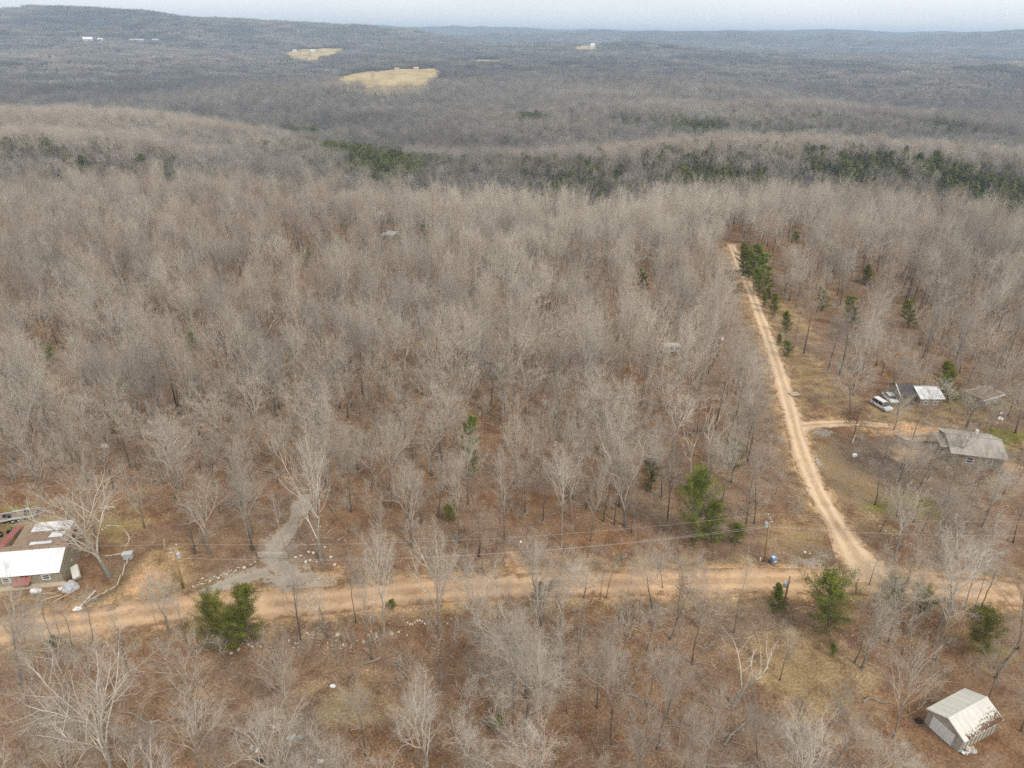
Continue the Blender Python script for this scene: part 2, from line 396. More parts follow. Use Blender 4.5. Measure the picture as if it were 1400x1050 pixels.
# near trees: [trunk mesh, crown mesh, crown radius, top height]
NEAR = {}
def near_proto(key, **k):
    gt, gc, rad, top = tree_protos(**k)
    NEAR[key] = (gt.mesh(key + '_trunk', [M_BARK], True), gc.mesh(key + '_crown', [M_BARK]), rad, top)
near_proto('tall1', seed=1, crown_base=.45, n1=12, n=(6, 6, 7, 3))
near_proto('tall2', seed=2, crown_base=.38, n1=13, n=(6, 6, 6, 3), r0=.20)
near_proto('tall3', seed=3, crown_base=.52, n1=11, n=(6, 6, 7, 3), r0=.21, spread=1.1)
near_proto('slim1', seed=4, crown_base=.5, n1=9, n=(5, 5, 5, 3), r0=.14, spread=.62)
near_proto('slim2', seed=5, crown_base=.35, n1=11, n=(4, 5, 5, 3), r0=.12, spread=.6)
near_proto('fan1', seed=6, crown_base=.32, n1=9, n=(8, 6, 7, 3), r0=.30, spread=1.0, fork=True)
near_proto('fan2', seed=17, crown_base=.45, n1=8, n=(8, 6, 7, 3), r0=.27, spread=.85, fork=True)
near_proto('round', seed=8, crown_base=.30, n1=16, n=(6, 6, 6, 3), r0=.24, spread=1.25)
near_proto('dead', seed=9, crown_base=.5, n1=7, n=(3, 2, 1), r0=.26, spread=.95, fork=True)

def dome(g, rs, c, rx, rz_, N, w, u0, lo, B=.95):
    d = nrm(rs.normal(0, 1, (N, 3)) * np.array([1, 1, .9]) + np.array([0, 0, .45]))
    lump = 1 + .16 * np.sin(d[:, 0] * 5 + rs.random() * 6) + .16 * np.sin(d[:, 1] * 6 + rs.random() * 6) + .1 * np.sin(d[:, 2] * 9)
    R_ = np.array([rx, rx, rz_]); u = rs.uniform(u0, 1, (N, 1)) ** .7
    p1 = c + d * R_ * lump[:, None] * u; p0 = p1 - nrm(d + np.array([0, 0, .5]) + rs.normal(0, .35, (N, 3))) * rs.uniform(lo, lo * 2, (N, 1))
    spikes(g, p0, p1, np.full(N, w), np.full(N, B))
MID = []
def mid_proto(i, **k):
    gt, gc, rad, top = tree_protos(**k)
    if i < 5:
        rs = np.random.default_rng(i); dome(gc, rs, np.array([0, 0, top * .66]), rad * .85, top * .30, 1000, .011, .45, .7)
    MID.append((merged([gt, gc]).mesh('mid_tree', [M_BARK]), rad, top))
for i in range(7):
    mid_proto(i, seed=40 + i, detail=1, crown_base=[.45, .38, .5, .42, .34, .4, .45][i], n1=9, n=(5, 5, 7) if i < 5 else (4, 4, 5), r0=.23 if i < 5 else .12,
              spread=[1, 1.1, .9, 1.05, 1.15, .6, .6][i], tw=.012 if i < 5 else .010, fork=(i == 3))
FAR = []
for i in range(5):
    gt, gc, rad, top = tree_protos(seed=70 + i, detail=1, crown_base=.4, n1=8, n=(3, 3, 3), r0=.2, spread=[1, 1.15, .95, 1.1, 1.25][i], tw=.04)
    dome(gc, np.random.default_rng(i), np.array([0, 0, top * .62]), rad * 1.1, top * .36, 620, .036, .6, .7)
    FAR.append((merged([gt, gc]).mesh('far_tree', [M_BARK]), rad, top))
PATCH = []
for i in range(4):
    g = Geo(); rs = np.random.default_rng(90 + i)
    for k in range(26):
        x, y = rs.uniform(-20, 20, 2); s = rs.uniform(.8, 1.15)
        rr_ = rs.uniform(3.2, 5.2) * s; dome(g, rs, np.array([x, y, 9.5 * s]), rr_, 6.0 * s, 110, rs.uniform(.12, .17), .75, 1.2)
    PATCH.append((g.mesh('tree_patch', [M_BARK]), 20, 16))

# evergreens
def cedar(seed, h=8., r=2.4, nt=13000, blade=.115, round_=.5, pine=False):
    rs = np.random.default_rng(seed); gt, gc = Geo(), Geo()
    z = np.linspace(0, 1, 6); P = np.zeros((1, 6, 3)); P[0, :, 2] = z * h * .93; P[0, 1:, :2] = rs.normal(0, .05, (5, 2))
    Rt = (.13 * h / 8 * (1 - .85 * z))[None]; tubes(gt, P, Rt, 6, (.05 + .2 * z)[None])
    nb = 110 if not pine else 60
    t = rs.random(nb) ** (.8 if not pine else .9); zz = h * ((.06 if not pine else .14) + (.92 if not pine else .84) * t)
    prof = (np.sin(np.clip(t * .92 + .08, 0, 1) * math.pi) ** .6 * round_ + (1 - t) * (1 - round_)) * r * (1 + .3 * rs.normal(0, 1, nb) * (.6 if pine else .4))
    az = rs.random(nb) * 6.28; prof = prof * (1 + .28 * np.sin(3 * az + 5 * t + seed) + .2 * np.sin(2 * az - 9 * t)); prof = np.maximum(prof, .15 * r * (1.05 - t))
    p0 = np.stack([0 * az, 0 * az, zz - prof * .15], -1); out = np.stack([np.cos(az), np.sin(az), .35 + .5 * t], -1)
    p1 = p0 + out * prof[:, None]
    BP = np.stack([p0, (p0 + p1) / 2 - np.array([0, 0, .05]), p1], 1); tubes(gt, BP, np.broadcast_to(np.array([[.035, .02, .01]]), (nb, 3)), 3, np.full((nb, 3), .3))
    m = nt // nb
    u = rs.random((nb, m)) ** .5
    if pine: u = .35 + .65 * u
    c = p0[:, None] * (1 - u[..., None]) + p1[:, None] * u[..., None]
    c = c + rs.normal(0, .13 * r * (.62 if not pine else .5), (nb, m, 3)) * np.array([1, 1, .6])
    c = c.reshape(-1, 3); d = nrm(rs.normal(0, .55, c.shape) + nrm(c - np.array([0, 0, h * .3])) + np.array([0, 0, .55]))
    L = blade * rs.uniform(.7, 1.5, len(c))[:, None] * (1.3 if pine else 1)
    B = np.clip(.45 + .28 * rs.normal(0, 1, nb)[:, None] + rs.normal(0, .18, (nb, m)), 0, 1).reshape(-1)
    spikes(gc, c - d * L * .5, c + d * L * .7, np.full(len(c), blade * .26), B)
    return gt, gc
EVER = {}
for key, a in {'cedar1': dict(seed=1, round_=.55), 'cedar2': dict(seed=2, r=2.0, round_=.3), 'cedar3': dict(seed=3, r=2.9, round_=.9, h=7),
               'pine1': dict(seed=4, h=12, r=3.6, nt=17000, pine=True, blade=.14), 'pine2': dict(seed=5, h=12, r=3.1, nt=16000, pine=True, blade=.14)}.items():
    gt, gc = cedar(**a); EVER[key] = (gt.mesh('evergreen_trunk', [M_BARK], True), gc.mesh('evergreen_crown', [M_NEEDLE]), a.get('r', 2.4), a.get('h', 8.))
FEVER = []
for i in range(3):
    gt, gc = cedar(20 + i, h=11, r=[2.6, 3.2, 2.2][i], nt=900, blade=.55, round_=[.5, .8, .3][i])
    g = merged([gt, gc]); me = g.mesh('far_evergreen', [M_NEEDLE]); FEVER.append((me, 3, 11))

# undergrowth
BRUSH = []
for i in range(4):
    g = Geo(); rs = np.random.default_rng(120 + i); n = 14
    P0 = np.zeros((n, 3)); P0[:, :2] = rs.normal(0, .35, (n, 2)); d = nrm(np.concatenate([rs.normal(0, .4, (n, 2)), np.ones((n, 1))], 1))
    L = rs.uniform(1.2, 2.6, n); P = np.stack([P0 + d * (L * k / 3)[:, None] + rs.normal(0, .05 * k, (n, 3)) for k in range(4)], 1)
    Rr = np.broadcast_to(np.array([[.016, .012, .009, .006]]), (n, 4)); tubes(g, P, Rr, 3, np.full((n, 4), .7))
    A, Ra = grow(P, Rr, 8, .25, 1, .45, .5, 3, .7, rs, .2, .2, .3); tubes(g, A, Ra, 3, np.full(Ra.shape, .9))
    Bq, Rb = grow(A, Ra, 5, .2, 1, .6, .6, 2, .8, rs, .1, .2, .3); spikes(g, Bq[:, 0], Bq[:, -1], Rb[:, 0], np.ones(len(Bq)))
    BRUSH.append((g.mesh('brush', [M_BARK]), 1, 2.5))

# ------------------------------------------------------------------ scene helpers
def tag(o, label=None, cat=None, group=None, kind=None):
    if label: o['label'] = label
    if cat: o['category'] = cat
    if group: o['group'] = group
    if kind: o['kind'] = kind
    return o
def link(name, me, parent=None):
    o = bpy.data.objects.new(name, me); COL.objects.link(o)
    if parent: o.parent = parent
    return o
def thing(name, label, cat, loc=(0, 0, 0), rz=0, group=None):
    o = link(name, None); o.location = loc; o.rotation_euler = (0, 0, rz); return tag(o, label, cat, group)
class MB:
    def __init__(s): s.v = []; s.f = []
    def box(s, c, d, rz=0, ry=0, rx=0):
        m = Matrix.Translation(c) @ Euler((rx, ry, rz)).to_matrix().to_4x4()
        o = len(s.v); x, y, z = d[0] / 2, d[1] / 2, d[2] / 2
        for q in ((-x, -y, -z), (x, -y, -z), (x, y, -z), (-x, y, -z), (-x, -y, z), (x, -y, z), (x, y, z), (-x, y, z)): s.v.append(tuple(m @ Vector(q)))
        for q in ((3, 2, 1, 0), (4, 5, 6, 7), (0, 1, 5, 4), (1, 2, 6, 5), (2, 3, 7, 6), (3, 0, 4, 7)): s.f.append(tuple(o + i for i in q))
        return s
    def poly(s, pts, ext):                          # closed prism: outline pts pushed by the vector ext
        o = len(s.v); n = len(pts); s.v += [tuple(p) for p in pts] + [tuple(Vector(p) + Vector(ext)) for p in pts]
        s.f.append(tuple(o + i for i in range(n))[::-1]); s.f.append(tuple(o + n + i for i in range(n)))
        for i in range(n): s.f.append((o + i, o + (i + 1) % n, o + n + (i + 1) % n, o + n + i))
        return s
    def tube(s, pts, r, n=8, cap=True):
        pts = [Vector(p) for p in pts]; o = len(s.v); rr = r if isinstance(r, (list, tuple)) else [r] * len(pts)
        for i, p in enumerate(pts):
            d = (pts[min(i + 1, len(pts) - 1)] - pts[max(i - 1, 0)]).normalized()
            a = d.cross(Vector((0, 0, 1)) if abs(d.z) < .9 else Vector((1, 0, 0))).normalized(); b = d.cross(a)
            for k in range(n):
                t = 2 * math.pi * k / n; s.v.append(tuple(p + (a * math.cos(t) + b * math.sin(t)) * rr[i]))
        for i in range(len(pts) - 1):
            for k in range(n): s.f.append((o + i * n + k, o + i * n + (k + 1) % n, o + (i + 1) * n + (k + 1) % n, o + (i + 1) * n + k))
        if cap: s.f.append(tuple(o + k for k in range(n))); s.f.append(tuple(o + (len(pts) - 1) * n + k for k in range(n))[::-1])
        return s
    def obj(s, name, m, parent=None, bevel=0, smooth=False):
        me = bpy.data.meshes.new(name); me.from_pydata(s.v, [], s.f); me.materials.append(m)
        bm = bmesh.new(); bm.from_mesh(me); bmesh.ops.recalc_face_normals(bm, faces=bm.faces)
        if bevel: bmesh.ops.bevel(bm, geom=list(bm.edges), offset=bevel, segments=2, affect='EDGES', profile=.6)
        bm.to_mesh(me); bm.free()
        if smooth:
            for p in me.polygons: p.use_smooth = True
        return link(name, me, parent)
def zg(p): return float(hgt(p[0], p[1]))
def loc(px, py, dz=0.0):
    p = G(px, py); z = zg(p); p = G(px, py, z); return Vector((p[0], p[1], zg(p) + dz))

# ------------------------------------------------------------------ roads (centre lines in metres)
def line(pts): return np.array([G(*p) for p in pts])
MAIN = line([(-260, 925), (-120, 893), (0, 867), (60, 857), (130, 848), (200, 838), (290, 830), (370, 826), (450, 821), (560, 809), (700, 801), (850, 797), (1000, 794), (1090, 794), (1180, 797), (1300, 804), (1400, 813), (1560, 832), (1700, 850)])
SIDE = line([(1196, 796), (1166, 752), (1133, 700), (1108, 650), (1092, 605), (1083, 572), (1066, 510), (1042, 440), (1022, 388), (1009, 358), (1000, 335)])
DRIVE = line([(1086, 584), (1112, 581), (1150, 579), (1184, 580), (1214, 583)])
GRAV = line([(412, 800), (398, 786), (378, 770), (372, 757), (384, 735), (400, 712), (412, 692), (420, 676)])
APRON = line([(268, 812), (310, 797), (350, 786), (390, 782), (425, 776)])
def smooth_line(P, step=1.2):
    n = len(P); t = np.arange(n); out = []
    for i in range(n - 1):
        p0, p1, p2, p3 = P[max(i - 1, 0)], P[i], P[i + 1], P[min(i + 2, n - 1)]
        m = max(2, int(np.linalg.norm(p2 - p1) / step))
        for k in range(m):
            u = k / m; out.append(.5 * ((2 * p1) + (-p0 + p2) * u + (2 * p0 - 5 * p1 + 4 * p2 - p3) * u * u + (-p0 + 3 * p1 - 3 * p2 + p3) * u ** 3))
    out.append(P[-1]); return np.array(out)
def dist_line(x, y, P):
    d = np.full(np.shape(x), 1e9)
    for a, b in zip(P[:-1], P[1:]):
        ab = b - a; L = ab @ ab + 1e-9; t = np.clip(((x - a[0]) * ab[0] + (y - a[1]) * ab[1]) / L, 0, 1)
        d = np.minimum(d, np.hypot(x - a[0] - t * ab[0], y - a[1] - t * ab[1]))
    return d
def road(name, P, w, m, lift, wfun=None):
    C = smooth_line(P); T = np.gradient(C, axis=0); T /= np.linalg.norm(T, axis=1)[:, None]; Nn = np.stack([-T[:, 1], T[:, 0]], 1)
    nA = 13; u = np.linspace(-1, 1, nA); s = np.arange(len(C))
    ww = w * .5 * np.ones(len(C)) if wfun is None else wfun(s / (len(C) - 1)) * .5
    wl = ww * (1 + .10 * fbm(s * 1.2, s * 0, 7, 3, 5)); wr = ww * (1 + .10 * fbm(s * 1.2, s * 0 + 40, 7, 3, 6))
    off = np.where(u[None] < 0, u[None] * wl[:, None], u[None] * wr[:, None])
    X = C[:, None, 0] + Nn[:, None, 0] * off; Y = C[:, None, 1] + Nn[:, None, 1] * off
    Z = hgt(X, Y) + lift - np.abs(u[None]) ** 6 * (lift - .006)
    V = np.stack([X, Y, Z], -1).reshape(-1, 3); i = (np.arange(len(C) - 1)[:, None] * nA + np.arange(nA - 1)[None]).reshape(-1, 1)
    F = i + np.array([[0, 1, nA + 1, nA]])
    me = np_mesh(name, V, None, F, [m], None, True)
    a = me.attributes.new('across', 'FLOAT', 'POINT'); a.data.foreach_set('value', np.tile(u, len(C)).astype(np.float32))
    return tag(link(name, me), kind='structure')
road('road', MAIN, 5.5, M_ROAD, .05)
road('road', SIDE, 4.6, M_ROAD2, .062, lambda s: 4.3 + 6.5 * np.clip(1 - s * 14, 0, 1) ** 2 - .6 * s)
road('driveway', DRIVE, 3.6, M_ROAD2, .055, lambda s: 3.8 + 5 * np.clip(1 - s * 4, 0, 1) ** 2 - 1.4 * s)
road('gravel_driveway', GRAV, 4.4, M_GRAVEL, .056, lambda s: 5.4 - 1.9 * sstep(.1, .4, s))
road('gravel_apron', APRON, 5.0, M_GRAVEL, .044, lambda s: .4 + 3.6 * np.sin(np.clip(s, 0, 1) * 3.1) ** .8)

# ------------------------------------------------------------------ ground
def blobs(x, y, L):
    v = np.zeros_like(x)
    for px, py, rx, ry, k in L:
        c = G(px, py); v = np.maximum(v, k * np.exp(-((x - c[0]) / rx) ** 2 - ((y - c[1]) / ry) ** 2))
    return v
DRY = [(200, 800, 7, 10, .9), (150, 715, 9, 7, .7), (60, 720, 14, 9, .6), (1150, 640, 8, 16, .8), (1185, 700, 7, 12, .6), (1100, 740, 9, 9, .7), (1100, 500, 6, 22, .8), (1080, 430, 5, 25, .7),
       (1230, 570, 24, 8, .7), (1290, 560, 16, 10, .6), (480, 960, 9, 6, .6), (1105, 920, 10, 9, .8), (420, 800, 12, 5, .7), (1150, 545, 9, 10, .5), (1320, 660, 16, 12, .4), (250, 960, 12, 8, .35),
       (1400, 620, 14, 14, .5), (60, 830, 16, 5, .6), (530, 850, 9, 3, .3), (900, 760, 14, 5, .3)]
GREEN = [(1208, 694, 4.5, 2.2, .9), (1258, 690, 6, 5, .75), (1250, 660, 4, 4, .5), (160, 728, 6, 5, .45), (1375, 600, 8, 6, .8), (1330, 548, 14, 6, .6), (1345, 880, 6, 6, .5), (10, 715, 8, 9, .55), (1115, 545, 5, 5, .45), (1270, 625, 5, 4, .5),
         (600, 735, 5, 3, .3), (450, 960, 8, 5, .3)]
DIRT = [(205, 790, 5, 6, .62), (160, 845, 12, 3, .6), (1240, 588, 13, 4, .75), (1150, 575, 12, 3.5, .45), (1240, 620, 8, 5, .5), (1385, 640, 5, 4, .6), (705, 775, 2.2, 7, .62), (1140, 790, 14, 5, .45), (450, 785, 6, 3, .5), (1395, 610, 5, 4, .5),
        (720, 800, 60, 3.2, .35)]
GRAVB = [(1110, 630, 3, 5, .6), (1125, 590, 5, 2.5, .5), (1110, 770, 7, 4, .5), (410, 795, 8, 3.5, .55), (330, 790, 7, 3.5, .5)]
BARE = [(1200, 625, 14, 12, .8), (1160, 660, 7, 14, .5), (1180, 740, 12, 7, .6), (980, 690, 10, 8, .3), (175, 780, 6, 6, .5), (1120, 760, 9, 6, .6)]
ang = np.unique(np.concatenate([np.arange(-52, 52.01, .25), np.arange(52, 308.1, 4)])); ang = ang[:-1] if abs(ang[-1] - 308) < .01 else ang
rad = np.concatenate([[2, 8, 16, 24, 32], np.arange(38, 262, .75), 262 * 1.0122 ** np.arange(1, 362)])
AA, RR = np.meshgrid(np.radians(ang), rad); GX = np.sin(AA) * RR; GY = np.cos(AA) * RR; GZ = hgt(GX, GY)
na, nr = len(ang), len(rad)
V = np.stack([GX, GY, GZ], -1).reshape(-1, 3)
i = np.arange(nr - 1)[:, None] * na + np.arange(na)[None]; j = np.arange(nr - 1)[:, None] * na + (np.arange(na)[None] + 1) % na
F = np.stack([i, i + na, j + na, j], -1).reshape(-1, 4)
F = F[:, ::-1]
me = np_mesh('ground', V, None, F, [M_GROUND], None, True)
x, y = V[:, 0], V[:, 1]; nearv = RR.reshape(-1) < 330
def near_eval(f):
    o = np.zeros(len(x)); o[nearv] = f(x[nearv], y[nearv]); return o
dm = near_eval(lambda a, b: np.maximum(blobs(a, b, DIRT), np.maximum(.62 * np.exp(-(dist_line(a, b, MAIN) / 4.3) ** 4), .55 * np.exp(-(dist_line(a, b, SIDE) / 3.2) ** 4))))
dryl = near_eval(lambda a, b: np.maximum(blobs(a, b, DRY), .75 * np.exp(-(np.minimum(dist_line(a, b, MAIN) / 6.5, dist_line(a, b, SIDE) / 5.5)) ** 2)))
mA = np.stack([dm, dryl, near_eval(lambda a, b: blobs(a, b, GREEN)), np.ones(len(x))], 1)
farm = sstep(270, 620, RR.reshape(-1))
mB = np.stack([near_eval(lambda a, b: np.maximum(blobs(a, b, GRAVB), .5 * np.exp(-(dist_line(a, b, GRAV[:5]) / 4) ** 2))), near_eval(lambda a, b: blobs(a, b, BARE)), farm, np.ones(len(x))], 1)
for nm, mm in (('maskA', mA), ('maskB', mB)):
    a = me.attributes.new(nm, 'FLOAT_COLOR', 'POINT'); a.data.foreach_set('color', mm.astype(np.float32).ravel())
tag(link('ground', me), kind='structure')

# far hay fields draped on the land
def field(name, pix, lift=.5):
    P = np.array([hit(*p) for p in pix]); x0, y0 = P.min(0); x1, y1 = P.max(0)
    n = 70; X, Y = np.meshgrid(np.linspace(x0, x1, n), np.linspace(y0, y1, n))
    ins = np.zeros(X.shape, bool); q = len(P)
    Xw = X + 13 * fbm(X, Y, 40, 3, 2); Yw = Y + 48 * fbm(X, Y, 60, 3, 4)
    for a in range(q):
        (ax, ay), (bx, by) = P[a], P[(a + 1) % q]
        with np.errstate(all='ignore'): c = ((ay > Yw) != (by > Yw)) & (Xw < (bx - ax) * (Yw - ay) / (by - ay) + ax)
        ins ^= c
    Z = hgt(X, Y) + lift
    f = ins[:-1, :-1]; i = (np.arange(n - 1)[:, None] * n + np.arange(n - 1)[None])[f].reshape(-1, 1)
    if not len(i): return None
    me = np_mesh(name, np.stack([X, Y, Z], -1).reshape(-1, 3), None, i + np.array([[0, 1, n + 1, n]]), [M_FIELD], None, True)
    tag(link(name, me), kind='structure'); return (X[:-1, :-1][f], Y[:-1, :-1][f], (x1 - x0) / n, (y1 - y0) / n, (x0, y0, x1, y1, ins, n))
FIELDS = [f for f in (field('hay_field', p) for p in (
    [(452, 107), (500, 99), (560, 95), (600, 93), (602, 110), (580, 128), (520, 136), (462, 126)],
    [(384, 74), (410, 68), (468, 66), (470, 72), (448, 84), (418, 90), (388, 82)],
    [(636, 83), (690, 82), (694, 88), (640, 90)],
    [(782, 64), (812, 62), (830, 68), (808, 73), (786, 70)],
    [(1186, 85), (1226, 82), (1218, 88)], [(1232, 81), (1262, 80), (1258, 88), (1242, 87)],
    [(1330, 84), (1420, 83), (1420, 90), (1340, 90)])) if f]
def in_fields(x, y):
    o = np.zeros(len(x), bool)
    for *_, (x0, y0, x1, y1, ins, n) in FIELDS:
        i = ((x - x0) / (x1 - x0) * (n - 1)).astype(int); j = ((y - y0) / (y1 - y0) * (n - 1)).astype(int)
        ok = (i >= 0) & (j >= 0) & (i < n) & (j < n); o[ok] |= ins[j[ok], i[ok]]
    return o

# ------------------------------------------------------------------ buildings
def wang(a, b): return math.atan2(b[1] - a[1], b[0] - a[0])
def window(parent, c, w, h, rz=0, out=.05):
    """framed sash window centred at c, facing local -y (before rz)"""
    q = Matrix.Rotation(rz, 3, 'Z'); f = MB()
    for dx, dz, sx, sz in ((0, h / 2, w + .16, .1), (0, -h / 2, w + .2, .12), (-w / 2, 0, .1, h), (w / 2, 0, .1, h), (0, 0, w, .06)):
        f.box(Vector(c) + q @ Vector((dx, -out, dz)), (sx, .1, sz), rz)
    o = f.obj('window', M_WHITE, parent)
    MB().box(Vector(c) + q @ Vector((0, -out + .03, 0)), (w, .06, h), rz).obj('pane', M_GLASS, o)
    return o
def roof_panels(parent, p0, p1, up, n, m, th=.04, rib=True, name='roof_panel', skip=None):
    """n panels side by side from p0 to p1 along an eave; 'up' is the vector from eave to ridge"""
    p0, p1, up = Vector(p0), Vector(p1), Vector(up); e = (p1 - p0) / n; nn = e.cross(up).normalized()
    if nn.z < 0: nn = -nn
    for i in range(n):
        if skip and i in skip: continue
        mb = MB(); a = p0 + e * (i + .012); b = p0 + e * (i + .988); lift = nn * (.005 * ((i * 7) % 3))
        mb.poly([a + lift, b + lift, b + up + lift, a + up + lift], nn * th)
        if rib:
            for k in (.03, .35, .66):
                c = a + (b - a) * k + nn * th + lift; s = (b - a).normalized() * .05
                mb.poly([c, c + s, c + s + up, c + up], nn * .035)
        mb.obj(name, m, parent)
def gable_house(name, label, cat, o, rz, L, Wd, he, hr, wallm, ridge=.5):
    """box with gable ends; local x from 0 to L, y from 0 (front) to Wd"""
    t = thing(name, label, cat, (o[0], o[1], zg(o) - .02), rz)
    yr = Wd * ridge
    MB().poly([(0, 0, -.3), (0, Wd, -.3), (0, Wd, he), (0, yr, hr), (0, 0, he)], (L, 0, 0)).obj('wall', wallm, t)
    return t, yr

# house with the white metal roof, lower left
A = G(88, 796); B = G(0, 804); a = wang(B, A); L_ = 15.0
o = A - L_ * np.array([math.cos(a), math.sin(a)])
M_SIDING = plain('weathered_siding', (.38, .32, .225), .12, 1.2, .85, c2=(.24, .22, .17), bmp=.01)
t, yr = gable_house('house', 'weathered tan house with bright white metal roof panels and red awning at the left edge', 'house', o, a, L_, 6.2, 2.3, 4.3, M_SIDING, .58)
sl = Vector((0, yr + .35, (4.3 - 2.3) * (yr + .35) / yr)); ev = 2.3 - .35 * 2.0 / yr + .06
roof_panels(t, (-.3, -.35, ev), (L_ + .05, -.35, ev), sl * .86, 17, M_WHITE)
roof_panels(t, (-.3, -.35 + sl.y * .86, ev + sl.z * .86 + .01), (L_ + .3, -.35 + sl.y * .86, ev + sl.z * .86 + .01), sl * .14, 12, M_RUST, rib=False)
roof_panels(t, (-.3, 6.5, 2.3), (L_ + .3, 6.5, 2.3), (0, -(6.5 - yr), 2.0), 12, M_RUST, rib=False)
MB().box((L_ * .5, yr, 4.37), (L_ + .7, .3, .07)).obj('ridge_cap', M_RUST, t)
MB().poly([(L_ + .3, -.4, ev - .02), (L_ + .36, -.4, ev - .02), (L_ + .36, yr, 4.42), (L_ + .3, yr, 4.42)], (0, 0, -.16)).obj('bargeboard', M_GREYWOOD, t)
for k in range(16): MB().box((L_ / 16 * (k + .5), -.03, 1.15), (.05, .05, 2.3)).obj('batten', M_SIDING, t)
window(t, (L_ - 2.1, 0, 1.35), 1.0, .8); window(t, (L_ - 7.4, 0, 1.35), 1.0, .8)
MB().poly([(L_ - 6.2, -.05, 1.75), (L_ - 6.2, -1.3, 1.25), (L_ - 6.2, -1.3, 1.18), (L_ - 6.2, -.05, 1.68)], (2.3, 0, 0)).obj('awning', M_RED, t)
MB().box((L_ - 5.0, -.05, .95), (.95, .08, 1.9)).obj('door', M_DARK, t)
MB().box((L_ / 2, -.4, .1), (L_ + .6, .8, .2)).obj('porch_floor', M_PALEWOOD, t)
MB().box((L_ + .04, 3.3, 1.3), (.08, .4, .3)).obj('meter_box', M_STEEL, t)
HOUSE = t; HA = a
def at_house(x, y, z=0):
    c, s = math.cos(HA), math.sin(HA); return Vector((o_house[0] + x * c - y * s, o_house[1] + x * s + y * c, z))
o_house = o
# lean-to behind it
p = at_house(3.6, 6.6); r = thing('lean_to', 'brown lean-to behind the white roofed house, with white sheets and red end', 'shed', (p.x, p.y, zg(p)), a)
for x_, y_ in ((.1, .1), (9.4, .1), (.1, 4.4), (9.4, 4.4), (4.7, 4.4)): MB().box((x_, y_, 1.05 + y_ * .03), (.12, .12, 2.1 + y_ * .06)).obj('post', M_GREYWOOD, r)
MB().poly([(0, 4.3, 0), (9.5, 4.3, 0), (9.5, 4.3, 2.3), (0, 4.3, 2.3)], (0, .08, 0)).obj('wall', M_SIDING, r)
roof_panels(r, (1.9, -.3, 2.15), (9.7, -.3, 2.15), (0, 5.1, .35), 7, M_RUST, rib=False)
roof_panels(r, (-.4, -.3, 2.15), (.7, -.3, 2.15), (.9, 5.1, .35), 2, M_RED)
roof_panels(r, (3.4, 2.9, 2.45), (9.1, 2.9, 2.45), (0, 2.1, .16), 5, M_WHITE, name='roof_sheet')
roof_panels(r, (6.5, 1.3, 2.35), (8.5, 1.3, 2.35), (.3, 1.1, .08), 2, M_WHITE, name='roof_sheet')
roof_panels(r, (4.4, -.1, 2.26), (7.5, -.1, 2.26), (0, .6, .05), 3, M_WHITE, name='roof_sheet')
p = loc(109, 786); r = thing('camper_shell', 'white boxy pickup shell leaning against the gable end of the white roofed house', 'camper shell', p, 0)
r.rotation_euler = (.35, .25, -.95)
MB().box((0, 0, 1.0), (2.3, 1.0, .5)).obj('shell', M_CREAM, r, .09); MB().box((0, -.51, 1.05), (1.6, .04, .22)).obj('window', M_GLASS, r)
for dz in (-.5, .5): MB().box((dz * 2, 0, .38), (.1, 1.0, .72)).obj('leg', M_GREYWOOD, r)
p = loc(51, 812); r = thing('propane_tank', 'white propane tank lying in front of the house with white metal roof', 'propane tank', p, .1)
n_ = 10; pts = [(-.85 + 1.7 * k / n_, 0, .62) for k in range(n_ + 1)]; rr = [.40 * max(.12, 1 - abs(2 * k / n_ - 1) ** 5) for k in range(n_ + 1)]
MB().tube(pts, rr, 14).obj('tank', M_WHITE, r, smooth=True)
MB().tube([(0, 0, 1.0), (0, 0, 1.15)], .13, 8).obj('valve_cover', M_STEEL, r)
for s in (-.5, .5): MB().box((s, 0, .12), (.12, .6, .24)).obj('leg', M_STEEL, r)
# tarp covered heap at the house corner
def lump(name, label, cat, p, rx, ry, rz_, m, seed, group=None, parts=None):
    rs = np.random.default_rng(seed); bm = bmesh.new(); bmesh.ops.create_icosphere(bm, subdivisions=3, radius=1)
    for v in bm.verts:
        n = float(fbm(np.array([v.co.x * 3 + seed]), np.array([v.co.y * 3 + v.co.z * 2.3]), 1.3, 3, seed)[0]); f = 1 + .38 * n
        v.co = Vector((v.co.x * rx * f, v.co.y * ry * f, max(-.05, v.co.z * rz_ * f)))
    me = bpy.data.meshes.new(name); bm.to_mesh(me); bm.free(); me.materials.append(m)
    o = link(name, me); o.location = p; tag(o, label, cat, group); return o
lump('tarp_heap', 'heap of belongings under a pale grey tarp at the corner of the white roofed house', 'tarp', loc(97, 804), 1.25, 1.0, 1.0, M_TARP, 3)
r = lump('tarp_bundle', 'small white bundle lying left of the grey tarp heap', 'tarp', loc(86, 805), .7, .35, .4, M_WHITE, 4)
for q, s, ln, lab in (((70, 818), .5, 2.6, 'pale fallen pole lying below the propane tank'), ((84, 818), .9, 2.2, 'short pale log lying below the tarp heap'), ((60, 812), .06, 3.5, 'long thin board on the ground beside the propane tank')):
    q_ = tag(MB().tube([(-ln / 2, 0, 0), (0, .05, .02), (ln / 2, 0, 0)], [.08, .07, .05], 6).obj('fallen_log', M_PALEWOOD), lab, 'log', 'logs in the yard')
    q_.location = loc(*q, .07); q_.rotation_euler = (0, 0, s)

